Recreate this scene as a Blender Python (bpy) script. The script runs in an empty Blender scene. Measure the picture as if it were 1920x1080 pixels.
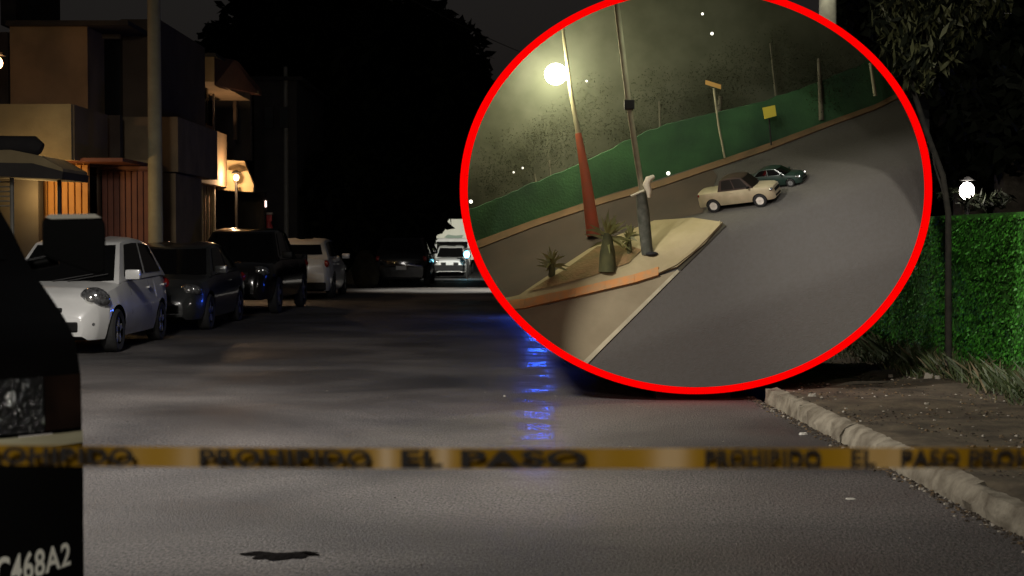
import bpy, bmesh, math, random
from mathutils import Vector, Matrix, noise
R = math.radians; PI = math.pi
random.seed(7)
scn = bpy.context.scene
col = scn.collection

# ------------------------------------------------------------ camera
F = 2800.0; PITCH = math.atan(90/F); CH = 1.5
cam = bpy.data.cameras.new('camera'); camo = bpy.data.objects.new('camera', cam); col.objects.link(camo)
camo.location = (0, 0, CH); camo.rotation_euler = (PI/2-PITCH, 0, 0)
cam.sensor_width = 36; cam.lens = 36*F/1920; cam.clip_start = .05; cam.clip_end = 2000
cam.dof.use_dof = True; cam.dof.focus_distance = 16; cam.dof.aperture_fstop = 4.6
scn.camera = camo
scn.render.resolution_x = 1024; scn.render.resolution_y = 576

def at(px, py, Y):
    """photo pixel (1920 wide) at depth Y metres"""
    u = (540-py)/F; r = (px-960)/F
    dy = math.cos(PITCH)+u*math.sin(PITCH); dz = -math.sin(PITCH)+u*math.cos(PITCH)
    k = Y/dy
    return Vector((r*k, Y, CH+dz*k))
def mpp(Y): return Y/F     # metres per photo pixel

# ------------------------------------------------------------ sky, light
w = bpy.data.worlds.new('World'); scn.world = w; w.use_nodes = True
nt = w.node_tree; bg = nt.nodes['Background']
sky = nt.nodes.new('ShaderNodeTexSky'); sky.sky_type = 'NISHITA'; sky.sun_disc = False
sky.sun_elevation = R(-2); sky.sun_rotation = R(200)
hs = nt.nodes.new('ShaderNodeHueSaturation'); hs.inputs['Saturation'].default_value = .25
nt.links.new(sky.outputs[0], hs.inputs['Color']); nt.links.new(hs.outputs[0], bg.inputs[0]); bg.inputs[1].default_value = .06
scn.view_settings.view_transform = 'Standard'; scn.view_settings.look = 'None'
scn.view_settings.exposure = 0; scn.view_settings.gamma = 1

def lamp(kind, loc, power, color, size=.15, target=None, cone=None, blend=.6, name='street_light_beam'):
    l = bpy.data.lights.new(name, kind); l.energy = power; l.color = color
    o = bpy.data.objects.new(name, l); col.objects.link(o); o.location = loc
    if kind == 'AREA': l.size = size
    elif kind == 'SUN': l.angle = size
    else: l.shadow_soft_size = size
    if kind == 'SPOT': l.spot_size = R(cone); l.spot_blend = blend
    if target is not None: o.rotation_euler = (Vector(target)-Vector(loc)).to_track_quat('-Z', 'Y').to_euler()
    return o
moon = lamp('SUN', (0, 0, 30), .004, (.8, .85, 1), R(1), target=(5, 20, 0), name='moon')
# the street lamps over the road, plus two unseen fill spots for the wall
lamp('SPOT', (-4.1, 9.6, 6.2), 3600, (1, .94, .87), .6, target=(-3.2, 12.5, 0), cone=140, blend=.9, name='near_street_light')
lamp('SPOT', (-1.6, -7, 7.2), 1800, (1, .94, .84), .3, target=(1.6, 13, 0), cone=62, blend=.9, name='rear_street_light')
lamp('SPOT', (1.0, 4, 8.2), 3200, (1, .95, .85), .2, target=(4.9, 15.6, .9), cone=24, blend=.8, name='verge_fill_light')  # added fill spot for the wall that the oval leaves dark
lamp('SPOT', (2.9, 18.4, 6), 420, (1, .95, .85), .2, target=(4.72, 18.4, .7), cone=60, blend=.9, name='wall_fill_light')  # added fill spot, brightens the far stretch of the green wall
lamp('SPOT', (2.5, 19, 7.5), 900, (1, .96, .8), .2, target=(5.5, 26, 5.9), cone=26, blend=.8, name='pole_street_light')
lamp('SPOT', (1.6, 47, 7), 7000, (1, .96, .84), .2, target=(-1.2, 45.5, 0), cone=46, blend=.7, name='crossing_street_light')
lamp('SPOT', (1.2, 62, 6.5), 20000, (1, .97, .86), .2, target=(-3.2, 84, .6), cone=44, blend=.7, name='far_street_light')

# ------------------------------------------------------------ materials
def mat(name, c, rough=.7, metal=0, c2=None, scale=4, bump=0, bscale=None, coat=0, trans=0, detail=6, contrast=(.35, .65), rough2=None, stretch=None, spec=None):
    m = bpy.data.materials.new(name); m.use_nodes = True; n = m.node_tree; b = n.nodes['Principled BSDF']
    b.inputs['Base Color'].default_value = (*c, 1); b.inputs['Roughness'].default_value = rough; b.inputs['Metallic'].default_value = metal
    if coat: b.inputs['Coat Weight'].default_value = coat; b.inputs['Coat Roughness'].default_value = .08
    if trans: b.inputs['Transmission Weight'].default_value = trans
    if spec is not None: b.inputs['Specular IOR Level'].default_value = spec
    if c2 is not None or bump:
        tc = n.nodes.new('ShaderNodeTexCoord'); mp = n.nodes.new('ShaderNodeMapping')
        n.links.new(tc.outputs['Object'], mp.inputs[0])
        if stretch: mp.inputs['Scale'].default_value = stretch
    if c2 is not None:
        t = n.nodes.new('ShaderNodeTexNoise'); t.inputs['Scale'].default_value = scale; t.inputs['Detail'].default_value = detail
        n.links.new(mp.outputs[0], t.inputs['Vector'])
        r = n.nodes.new('ShaderNodeValToRGB'); r.color_ramp.elements[0].position = contrast[0]; r.color_ramp.elements[1].position = contrast[1]
        r.color_ramp.elements[0].color = (*c, 1); r.color_ramp.elements[1].color = (*c2, 1)
        n.links.new(t.outputs[0], r.inputs[0]); n.links.new(r.outputs[0], b.inputs['Base Color'])
        if rough2 is not None:
            mr = n.nodes.new('ShaderNodeMapRange'); mr.inputs[3].default_value = rough; mr.inputs[4].default_value = rough2
            mr.inputs[1].default_value = .35; mr.inputs[2].default_value = .65
            n.links.new(t.outputs[0], mr.inputs[0]); n.links.new(mr.outputs[0], b.inputs['Roughness'])
    if bump:
        t2 = n.nodes.new('ShaderNodeTexNoise'); t2.inputs['Scale'].default_value = bscale or scale*4; t2.inputs['Detail'].default_value = 5
        n.links.new(mp.outputs[0], t2.inputs['Vector'])
        bp = n.nodes.new('ShaderNodeBump'); bp.inputs['Strength'].default_value = bump; bp.inputs['Distance'].default_value = .02
        n.links.new(t2.outputs[0], bp.inputs['Height']); n.links.new(bp.outputs[0], b.inputs['Normal'])
    return m
def emit(name, c, s):
    m = bpy.data.materials.new(name); m.use_nodes = True; b = m.node_tree.nodes['Principled BSDF']
    b.inputs['Base Color'].default_value = (0, 0, 0, 1); b.inputs['Emission Color'].default_value = (*c, 1); b.inputs['Emission Strength'].default_value = s
    return m
def leafmat(name, c, c2, scale=3):
    m = mat(name, c, .55, c2=c2, scale=scale, contrast=(.3, .7))
    return m

M = {}
M['white_paint'] = mat('white_car_paint', (.62, .62, .6), .35, coat=.6, c2=(.55, .55, .53), scale=3)
M['grey_paint'] = mat('grey_car_paint', (.04, .042, .042), .3, .3, coat=.8, c2=(.03, .031, .031), scale=3)
M['black_paint'] = mat('black_car_paint', (.005, .0045, .004), .16, coat=.5, c2=(.009, .008, .007), scale=4)
M['van_paint'] = mat('van_black_paint', (.004, .0038, .0036), .13, c2=(.0055, .005, .005), scale=5, spec=.12)
M['mirror_black'] = mat('mirror_black', (.002, .002, .002), .5, spec=.08)
M['gold_paint'] = mat('gold_car_paint', (.5, .43, .28), .4, .2, coat=.5, c2=(.42, .36, .23), scale=2)
M['teal_paint'] = mat('dark_teal_car_paint', (.02, .04, .032), .35, coat=.5, c2=(.014, .03, .024), scale=2)
M['glass'] = mat('car_glass', (.004, .004, .004), .08, spec=.6)
M['rubber'] = mat('tyre_rubber', (.012, .012, .012), .85, c2=(.02, .02, .02), scale=20)
M['plastic'] = mat('black_plastic', (.006, .006, .006), .5, c2=(.01, .01, .01), scale=15, spec=.15)
M['rim'] = mat('alloy', (.3, .3, .3), .6, .5, c2=(.25, .25, .25), scale=8)
M['chrome'] = mat('chrome', (.7, .68, .6), .15, 1)
M['lens'] = mat('headlight_lens', (.42, .43, .44), .12, .7, c2=(.1, .1, .1), scale=22, coat=1)
M['bulb'] = mat('headlight_reflector', (.85, .85, .82), .15, .9)
M['red_lens'] = mat('tail_light_lens', (.3, .012, .008), .15, coat=1, c2=(.12, .005, .004), scale=20)
M['amber_lens'] = mat('amber_lens', (.5, .16, .01), .2, coat=1)
M['plate'] = mat('plate_white', (.6, .6, .58), .5, c2=(.5, .5, .48), scale=9)

# ------------------------------------------------------------ builders
def meshobj(name, verts, faces, m, parent=None, smooth=False, sharp=35):
    me = bpy.data.meshes.new(name); me.from_pydata([tuple(v) for v in verts], [], faces)
    mats = m if isinstance(m, (list, tuple)) else [m]
    for x in mats: me.materials.append(x)
    if smooth:
        me.polygons.foreach_set('use_smooth', [True]*len(me.polygons)); me.set_sharp_from_angle(angle=R(sharp))
    me.update()
    o = bpy.data.objects.new(name, me); col.objects.link(o)
    if parent: o.parent = parent
    return o
def bmobj(name, bm, m, parent=None, smooth=False, sharp=35, fix=True):
    if fix: bmesh.ops.recalc_face_normals(bm, faces=bm.faces)
    me = bpy.data.meshes.new(name); bm.to_mesh(me); bm.free()
    mats = m if isinstance(m, (list, tuple)) else [m]
    for x in mats: me.materials.append(x)
    if smooth:
        me.polygons.foreach_set('use_smooth', [True]*len(me.polygons)); me.set_sharp_from_angle(angle=R(sharp))
    o = bpy.data.objects.new(name, me); col.objects.link(o)
    if parent: o.parent = parent
    return o
def tag(o, label, cat, group=None, kind=None):
    if label: o['label'] = label
    if cat: o['category'] = cat
    if group: o['group'] = group
    if kind: o['kind'] = kind
    return o
def struct(o): o['kind'] = 'structure'; return o
def empty(name, loc, rz=0, s=1):
    o = bpy.data.objects.new(name, None); col.objects.link(o); o.location = loc; o.rotation_euler = (0, 0, rz); o.scale = (s, s, s)
    o.empty_display_size = .3
    return o
def abox(bm, x0, x1, y0, y1, z0, z1, bev=0):
    vs = [bm.verts.new((x, y, z)) for x in (x0, x1) for y in (y0, y1) for z in (z0, z1)]
    fs = [bm.faces.new([vs[i] for i in f]) for f in ((0, 1, 3, 2), (4, 6, 7, 5), (0, 4, 5, 1), (2, 3, 7, 6), (0, 2, 6, 4), (1, 5, 7, 3))]
    if bev:
        es = list({e for f in fs for e in f.edges})
        bmesh.ops.bevel(bm, geom=es, offset=bev, segments=2, affect='EDGES', profile=.6)
def box(name, b, m, parent=None, bev=0, smooth=False):
    bm = bmesh.new(); abox(bm, *b, bev=bev); return bmobj(name, bm, m, parent, smooth)
def tube(bm, pts, rads, n=8, cap=True):
    pts = [Vector(p) for p in pts]; rings = []
    if not isinstance(rads, (list, tuple)): rads = [rads]*len(pts)
    for i, p in enumerate(pts):
        d = (pts[min(i+1, len(pts)-1)]-pts[max(i-1, 0)]).normalized()
        a = d.orthogonal().normalized() if i == 0 else (a-d*a.dot(d)).normalized()
        b = d.cross(a)
        rings.append([bm.verts.new(p+(a*math.cos(2*PI*k/n)+b*math.sin(2*PI*k/n))*rads[i]) for k in range(n)])
    for r0, r1 in zip(rings, rings[1:]):
        for k in range(n): bm.faces.new((r0[k], r0[(k+1) % n], r1[(k+1) % n], r1[k]))
    if cap: bm.faces.new(rings[0][::-1]); bm.faces.new(rings[-1])
def tubeobj(name, pts, rads, m, parent=None, n=8):
    bm = bmesh.new(); tube(bm, pts, rads, n); return bmobj(name, bm, m, parent, True, 50)
def ell(bm, c, r, seg=16, rot=None):
    mt = Matrix.Translation(c) @ (rot or Matrix()) @ Matrix.Diagonal((*r, 1))
    bmesh.ops.create_uvsphere(bm, u_segments=seg, v_segments=seg//2, radius=1, matrix=mt)
def ellobj(name, c, r, m, parent=None, seg=16, rot=None):
    bm = bmesh.new(); ell(bm, c, r, seg, rot); return bmobj(name, bm, m, parent, True, 80)
def interp(tab, x):
    if x <= tab[0][0]: return tab[0][1]
    for (a, b), (c, d) in zip(tab, tab[1:]):
        if x <= c:
            t = (x-a)/(c-a) if c > a else 0; return b+(d-b)*t
    return tab[-1][1]

# ------------------------------------------------------------ cars
def wheel(root, x, y, Rw, wd, rimm=None):
    s = 1 if y > 0 else -1
    bm = bmesh.new()
    prof = [(Rw*.62, -wd*.45), (Rw*.9, -wd*.5), (Rw, -wd*.36), (Rw, wd*.36), (Rw*.9, wd*.5), (Rw*.62, wd*.45)]
    rings = []
    N = 24
    for k in range(N):
        a = 2*PI*k/N; rings.append([bm.verts.new((x+r*math.cos(a), y+o*s, Rw+r*math.sin(a))) for r, o in prof])
    for k in range(N):
        p, q = rings[k], rings[(k+1) % N]
        for i in range(len(prof)-1): bm.faces.new((p[i], p[i+1], q[i+1], q[i]))
    ty = bmobj('wheel', bm, M['rubber'], root, True, 40)
    bm = bmesh.new()
    yo = y+s*wd*.42
    tube(bm, [(x, y, Rw), (x, yo-s*.03, Rw)], Rw*.6, 20)
    for k in range(5):
        a = 2*PI*k/5+.3; d = Vector((math.cos(a), 0, math.sin(a))); n = Vector((-math.sin(a), 0, math.cos(a)))
        c = Vector((x, yo, Rw)); q = [c+n*.045*Rw/.3, c-n*.045*Rw/.3, c-n*.03*Rw/.3+d*Rw*.6, c+n*.03*Rw/.3+d*Rw*.6]
        v = [bm.verts.new(p) for p in q]+[bm.verts.new(p-Vector((0, s*.03, 0))) for p in q]
        bm.faces.new(v[:4]); bm.faces.new(v[4:][::-1])
        for i in range(4): bm.faces.new((v[i], v[i+4], v[(i+1) % 4+4], v[(i+1) % 4]))
    bmobj('rim', bm, rimm or M['rim'], ty, True, 30)
    return ty

def make_car(name, loc, rz, S, paint, s=1):
    """S: L, W, top [(x,z)..], plan [(x,half)], wheels (xr,xf), R, cab (xbf,xrf,xrr,xbr), roof, extras"""
    root = empty(name, loc, rz, s)
    L, W = S['L'], S['W']; hl = L/2; hw = W/2; Rw = S['R']; base = S.get('base', .2)
    xs = set([-hl+L*i/44 for i in range(45)])
    ar = Rw+.06
    for xw in S['wheels']:
        for k in range(13): xs.add(round(xw-ar*math.cos(PI*k/12), 4))
        xs.add(xw-ar-.002); xs.add(xw+ar+.002)
    for e in (.01, .03, .06, .1, .15): xs.add(-hl+e); xs.add(hl-e)
    xs = sorted(xs)
    rows = []
    bm = bmesh.new()
    for x in xs:
        zb = base
        d = min(hl-x, x+hl); zb += max(0, .06-d)*.8
        for xw in S['wheels']:
            if abs(x-xw) <= ar: zb = max(zb, Rw+math.sqrt(max(0, ar*ar-(x-xw)**2)))
        zt = interp(S['top'], x); wx = hw*interp(S['plan'], x)
        side = []
        for u in (0, .1, .25, .42, .6, .78, .92, 1):
            z = zb+(zt-.035-zb)*u
            q = max(0, (z-base)/(zt-base))
            f = interp([(0, .93), (.15, .975), (.4, 1), (.62, .995), (.8, .965), (1, S.get('sh', .905))], q)
            side.append((wx*f, z))
        side += [(wx*(S.get('sh', .905)-.055), zt-.008), (wx*.7, zt+.012), (wx*.4, zt+.03), (0, zt+.036)]
        full = [(-a, b) for a, b in side]+[(a, b) for a, b in side[-2::-1]]
        # the end bulges: nose is rounder at mid height
        rows.append([bm.verts.new((x, a, b)) for a, b in full])
    for p, q in zip(rows, rows[1:]):
        for i in range(len(p)-1): bm.faces.new((p[i], p[i+1], q[i+1], q[i]))
    for r in (rows[0], rows[-1]):
        n = len(r)
        for i in range(n//2): 
            if i+1 < n-1-i-1+1:
                try: bm.faces.new((r[i], r[i+1], r[n-2-i], r[n-1-i]) if i+1 != n-2-i else (r[i], r[i+1], r[n-1-i]))
                except ValueError: pass
    bmobj('body', bm, paint, root, True, 32)
    box('underbody', (-hl+.25, hl-.3, -hw*.72, hw*.72, base-.02, base+.32), M['plastic'], root)
    # cabin rings
    xbf, xrf, xrr, xbr = S['cab']; zr = S['roof']; wb = hw*S.get('wb', .9); wr = hw*S.get('wr', .7)
    def ring(xf, xr, wd, z, bulge, zf=None):
        pts = []
        n = 8
        for i in range(n+1):   # front edge, left to right (y from + to -)
            y = wd*(1-2*i/n); x = xf+bulge*(1-(y/wd)**2)-.0; pts.append((x, y))
        for i in range(1, n): pts.append((xf+(xr-xf)*i/n, -wd*(1+.03*math.sin(PI*i/n))))
        for i in range(n+1):
            y = -wd*(1-2*i/n); x = xr-bulge*.6*(1-(y/wd)**2); pts.append((x, y))
        for i in range(1, n): pts.append((xr+(xf-xr)*i/n, wd*(1+.03*math.sin(PI*i/n))))
        xm_ = (xf+xr)/2; hx_ = abs(xf-xr)/2
        return [Vector((x, y, (zf(x) if zf else z-.055*min(1.2, abs((x-xm_-hx_*.15)/hx_))**2))) for x, y in pts]
    r0 = ring(xbf, xbr, wb, 0, .16, lambda x: interp(S['top'], x)-.02)
    r1 = ring(xrf, xrr, wr, zr-.035, .1)
    r1b = ring(xrf-.07, xrr+.06, wr*.95, zr-.012, .07)
    r2 = ring(xrf-.2, xrr+.15, wr*.8, zr+.012, .05)
    r3 = ring(xrf-.5, xrr+.4, wr*.4, zr+.028, .03)
    bm = bmesh.new(); RV = [[bm.verts.new(p) for p in r] for r in (r0, r1, r1b, r2, r3)]
    N = len(r0)
    for a, b in zip(RV, RV[1:]):
        for i in range(N): bm.faces.new((a[i], a[(i+1) % N], b[(i+1) % N], b[i]))
    bm.faces.new(RV[-1])
    bmobj('cabin', bm, paint, root, True, 40)
    def P(sx, t):
        i = int(math.floor(sx)) % N; f = sx-math.floor(sx)
        a = r0[i].lerp(r0[(i+1) % N], f); b = r1[i].lerp(r1[(i+1) % N], f)
        p = a.lerp(b, t)
        e = (r0[(i+1) % N]-r0[i]).cross(b-a).normalized()
        c = Vector(((xbf+xbr)/2, 0, p.z))
        if e.dot(p-c) < 0: e = -e
        return p+e*.008
    def pane(nm, s0, s1, t0=.12, t1=.93, sk0=0, sk1=0):
        vs = []; n = 6
        for j in range(4):
            t = t0+(t1-t0)*j/3
            for i in range(n+1):
                q = i/n; vs.append(P(s0+sk0*j/3+(s1+sk1*j/3-s0-sk0*j/3)*q, t))
        fs = [(j*(n+1)+i, j*(n+1)+i+1, (j+1)*(n+1)+i+1, (j+1)*(n+1)+i) for j in range(3) for i in range(n)]
        return meshobj(nm, vs, fs, M['glass'], root, True)
    pane('windshield', .35, 7.65, .08, .95)
    pane('rear_window', 16.6, 23.4, .3 if S.get('hatch') else .12, .9)
    pane('side_window', 8.7, 11.8); pane('side_window', 12.1, 15.2)
    pane('side_window', 24.8, 27.9); pane('side_window', 28.2, 31.3)
    for xw in S['wheels']:
        for sy in (-1, 1): wheel(root, xw, sy*(hw-.11), Rw, .2)
    # mirrors
    for sy in (-1, 1):
        zz = interp(S['top'], xbf-.15)+.07
        bm = bmesh.new(); abox(bm, xbf-.33, xbf-.2, min(sy*(hw*.93), sy*(hw+.15)), max(sy*(hw*.93), sy*(hw+.15)), zz-.06, zz+.08, bev=.035)
        bmobj('mirror', bm, paint if not S.get('dark_mirror') else M['plastic'], root, True)
    # door seams and handles
    for sy in (-1, 1):
        for xh in (xrf-.75, xrf-1.65):
            if xh < xrr-.1: continue
            zt = interp(S['top'], xh)-.16
            box('door_handle', (xh-.09, xh+.09, sy*hw*.975-.02, sy*hw*.975+.02, zt-.014, zt+.014), paint, root, bev=.008)
    if not S.get('mini'):
        for sy in (-1, 1):
            for xh in (xrf+.28, xrf-.78, xrf-1.75):
                if xh < -hl+.5: continue
                bm = bmesh.new(); zt = interp(S['top'], xh)
                for u0, u1, in ((.05, .4), (.4, .75), (.75, .93)):
                    z0 = base+(zt-base)*u0; z1 = base+(zt-base)*u1
                    f0 = interp([(0, .93), (.15, .975), (.4, 1), (.62, .995), (.8, .965), (1, .905)], u0)*hw*interp(S['plan'], xh)
                    f1 = interp([(0, .93), (.15, .975), (.4, 1), (.62, .995), (.8, .965), (1, .905)], u1)*hw*interp(S['plan'], xh)
                    v = [bm.verts.new(p) for p in ((xh-.006, sy*(f0+.002), z0), (xh+.006, sy*(f0+.002), z0), (xh+.006, sy*(f1+.002), z1), (xh-.006, sy*(f1+.002), z1))]
                    bm.faces.new(v)
                bmobj('door_seam', bm, M['plastic'], root)
    # ends
    zf = interp(S['top'], hl-.25); zrr = interp(S['top'], -hl+.2)
    hz = S.get('hl_z', zf-.16); hr = S.get('hl_r', (.12, .17, .09)); hy = hw*S.get('hl_y', .72)
    for sy in (-1, 1):
        rot = Matrix.Rotation(sy*R(-24), 4, 'Z') @ Matrix.Rotation(R(-20), 4, 'Y')
        h = ellobj('headlight', (hl-S.get('hl_in', .14), sy*hy, hz), hr, M['lens'], root, 18, rot)
        ellobj('reflector', (hl-S.get('hl_in', .14)+hr[0]*.72, sy*hy*.97, hz), (hr[0]*.4, hr[1]*.4, hr[2]*.55), S.get('bulb', M['bulb']), h, 10)
    for sy in (-1, 1):
        rot = Matrix.Rotation(sy*R(30), 4, 'Z')
        ellobj('tail_light', (-hl+.1, sy*hw*.82, zrr-.14), (.06, .12, .1), M['red_lens'], root, 12, rot)
    gz = S.get('grille', (hz-.12, hz+.03))
    box('grille', (hl-.05, hl+.012, -hw*S.get('gw', .4), hw*S.get('gw', .4), *gz), M['plastic'], root, bev=.02)
    box('lower_grille', (hl-.05, hl+.014, -hw*S.get('lgw', .55), hw*S.get('lgw', .55), base+.1, base+.24), M['plastic'], root, bev=.025)
    box('plate', (-hl-.012, -hl+.02, -.17, .17, base+.3, base+.43), M['plate'], root)
    return root

plan0 = lambda hl: [(-hl, .8), (-hl+.06, .87), (-hl+.2, .94), (-hl+.6, .99), (0, 1), (hl-.7, .985), (hl-.35, .93), (hl-.14, .82), (hl-.04, .7), (hl, .62)]
HATCH = dict(L=3.8, W=1.68, top=[(-1.9, .8), (-1.86, .95), (-1.6, 1.0), (.75, .96), (.95, .93), (1.5, .84), (1.72, .74), (1.86, .58), (1.9, .5)],
             plan=plan0(1.9), wheels=(-1.2, 1.22), R=.29, cab=(.98, .28, -1.35, -1.72), roof=1.53, hatch=1,
             hl_z=.735, hl_r=(.19, .21, .14), hl_y=.72, hl_in=.3, grille=(.56, .62), gw=.3, lgw=.55)
SEDAN = dict(L=4.3, W=1.72, top=[(-2.15, .8), (-2.1, .93), (-1.5, .97), (.8, .93), (1.0, .9), (1.7, .82), (2.0, .7), (2.12, .55), (2.15, .5)],
             plan=plan0(2.15), wheels=(-1.3, 1.35), R=.3, cab=(1.05, .3, -1.0, -1.6), roof=1.45, hl_z=.68, hl_r=(.14, .2, .09), hl_in=.25, grille=(.52, .62))
SUV = dict(L=4.6, W=1.85, top=[(-2.3, .9), (-2.25, 1.05), (-1.9, 1.12), (.8, 1.08), (1.05, 1.06), (1.9, 1.0), (2.18, .88), (2.28, .7), (2.3, .6)],
           plan=plan0(2.3), wheels=(-1.35, 1.42), R=.36, cab=(1.05, .4, -1.75, -2.15), roof=1.72, base=.27, hatch=1, hl_z=.86, hl_r=(.14, .2, .1), hl_in=.22, grille=(.7, .86), gw=.45)
PICK = dict(L=5.2, W=1.88, top=[(-2.6, 1.0), (-2.58, 1.1), (-1.0, 1.12), (1.0, 1.12), (1.3, 1.1), (2.2, 1.03), (2.5, .93), (2.58, .75), (2.6, .6)],
            plan=plan0(2.6), wheels=(-1.6, 1.6), R=.38, cab=(1.25, .65, -.75, -1.0), roof=1.74, base=.32, hl_z=.88, hl_r=(.14, .2, .1), hl_in=.22, grille=(.66, .86), gw=.5, dark_mirror=1)

# ------------------------------------------------------------ setting: road, verge, pavement
# road runs along +Y, drifting slightly left; it dips beyond the crossing
def gz_(Y): return 0 if Y < 46 else -(Y-46)*.0165 if Y < 82 else -.594
asph = mat('asphalt', (.042, .041, .042), .46, c2=(.072, .07, .07), scale=.55, bump=.8, bscale=70, rough2=.72, contrast=(.3, .7), detail=9)
def road_extra(m):
    n = m.node_tree; b = n.nodes['Principled BSDF']
    tc = n.nodes.new('ShaderNodeTexCoord')
    sp = n.nodes.new('ShaderNodeTexNoise'); sp.inputs['Scale'].default_value = 62; sp.inputs['Detail'].default_value = 3
    mpp_ = n.nodes.new('ShaderNodeMapping'); mpp_.inputs['Scale'].default_value = (1, .45, 1); mpp_.inputs['Rotation'].default_value = (0, 0, .3)
    n.links.new(tc.outputs['Object'], mpp_.inputs[0]); n.links.new(mpp_.outputs[0], sp.inputs['Vector'])
    rp = n.nodes.new('ShaderNodeValToRGB'); rp.color_ramp.elements[0].position = .3; rp.color_ramp.elements[1].position = .75
    rp.color_ramp.elements[0].color = (.3, .29, .29, 1); rp.color_ramp.elements[1].color = (2.5, 2.4, 2.3, 1)
    n.links.new(sp.outputs[0], rp.inputs[0])
    mx = n.nodes.new('ShaderNodeMix'); mx.data_type = 'RGBA'; mx.blend_type = 'MULTIPLY'; mx.inputs[0].default_value = 1
    old = b.inputs['Base Color'].links[0].from_socket
    n.links.new(old, mx.inputs[6]); n.links.new(rp.outputs[0], mx.inputs[7])
    # long worn streaks across the surface
    st = n.nodes.new('ShaderNodeTexNoise'); st.inputs['Scale'].default_value = .5; st.inputs['Detail'].default_value = 6; st.inputs['Distortion'].default_value = .6
    m3 = n.nodes.new('ShaderNodeMapping'); m3.inputs['Scale'].default_value = (.7, .8, 1); m3.inputs['Rotation'].default_value = (0, 0, -.35)
    n.links.new(tc.outputs['Object'], m3.inputs[0]); n.links.new(m3.outputs[0], st.inputs['Vector'])
    r3 = n.nodes.new('ShaderNodeValToRGB'); r3.color_ramp.elements[0].position = .38; r3.color_ramp.elements[1].position = .66
    r3.color_ramp.elements[0].color = (.45, .45, .47, 1); r3.color_ramp.elements[1].color = (1.5, 1.46, 1.42, 1)
    n.links.new(st.outputs[0], r3.inputs[0])
    mx2 = n.nodes.new('ShaderNodeMix'); mx2.data_type = 'RGBA'; mx2.blend_type = 'MULTIPLY'; mx2.inputs[0].default_value = 1
    n.links.new(mx.outputs[2], mx2.inputs[6]); n.links.new(r3.outputs[0], mx2.inputs[7]); n.links.new(mx2.outputs[2], b.inputs['Base Color'])
    # a damp track down the middle of the carriageway, smoother than the dry surface
    def M_(op, a, b_=None):
        q = n.nodes.new('ShaderNodeMath'); q.operation = op
        for i_, v_ in enumerate((a, b_)):
            if v_ is None: continue
            if isinstance(v_, (int, float)): q.inputs[i_].default_value = v_
            else: n.links.new(v_, q.inputs[i_])
        return q.outputs[0]
    sx = n.nodes.new('ShaderNodeSeparateXYZ'); n.links.new(tc.outputs['Object'], sx.inputs[0])
    dist = M_('ABSOLUTE', M_('SUBTRACT', sx.outputs[0], M_('MULTIPLY', sx.outputs[1], .0165)))
    ms = n.nodes.new('ShaderNodeMapRange'); ms.interpolation_type = 'SMOOTHSTEP'; ms.inputs[1].default_value = .3; ms.inputs[2].default_value = .1; n.links.new(dist, ms.inputs[0])
    bn = n.nodes.new('ShaderNodeTexNoise'); bn.inputs['Scale'].default_value = 1.9; bn.inputs['Detail'].default_value = 4
    m4 = n.nodes.new('ShaderNodeMapping'); m4.inputs['Scale'].default_value = (.8, 1, 1); n.links.new(tc.outputs['Object'], m4.inputs[0]); n.links.new(m4.outputs[0], bn.inputs['Vector'])
    mb = n.nodes.new('ShaderNodeMapRange'); mb.interpolation_type = 'SMOOTHSTEP'; mb.inputs[1].default_value = .42; mb.inputs[2].default_value = .56; n.links.new(bn.outputs[0], mb.inputs[0])
    my = n.nodes.new('ShaderNodeMapRange'); my.interpolation_type = 'SMOOTHSTEP'; my.inputs[1].default_value = 7.5; my.inputs[2].default_value = 11; n.links.new(sx.outputs[1], my.inputs[0])
    wet = M_('MULTIPLY', M_('MULTIPLY', ms.outputs[0], mb.outputs[0]), my.outputs[0])
    oldr = b.inputs['Roughness'].links[0].from_socket
    mr2 = n.nodes.new('ShaderNodeMix'); mr2.data_type = 'FLOAT'; n.links.new(wet, mr2.inputs[0]); n.links.new(oldr, mr2.inputs[2]); mr2.inputs[3].default_value = .27
    n.links.new(mr2.outputs[0], b.inputs['Roughness'])
    return m
road_extra(asph)
ys = [-20, 0, 3, 5, 7, 9, 11, 13, 15, 18, 22, 26, 30, 36, 42, 46, 50, 60, 70, 82, 110, 160]
def strip(name, xf0, xf1, dz, m, nx=1, parent=None, ylist=ys):
    vs, fs = [], []
    for Y in ylist:
        for i in range(nx+1):
            a, b = xf0(Y), xf1(Y); vs.append((a+(b-a)*i/nx, Y, gz_(Y)+dz))
    for j in range(len(ylist)-1):
        for i in range(nx): k = j*(nx+1)+i; fs.append((k, k+1, k+nx+2, k+nx+1))
    return meshobj(name, vs, fs, m, parent)
dirt = mat('dirt', (.04, .03, .018), .95, c2=(.1, .078, .048), scale=3.5, bump=.9, bscale=14, detail=9)
earth = mat('earth', (.03, .025, .018), .95, c2=(.05, .04, .03), scale=.3)
g = meshobj('ground', [(-900, -60, -.9), (900, -60, -.9), (900, 1500, -.9), (-900, 1500, -.9)], [(0, 1, 2, 3)], earth); struct(g)
KX = lambda Y: 2.565-.0386*(Y-7.64)   # kerb face
struct(strip('road', lambda Y: -6.98, lambda Y: KX(Y)-.004 if Y < 44 else 14, 0, asph))
struct(strip('shoulder', lambda Y: KX(Y)+.2, lambda Y: 12, .02, dirt, 6, ylist=[y for y in ys if y < 45]))
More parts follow.
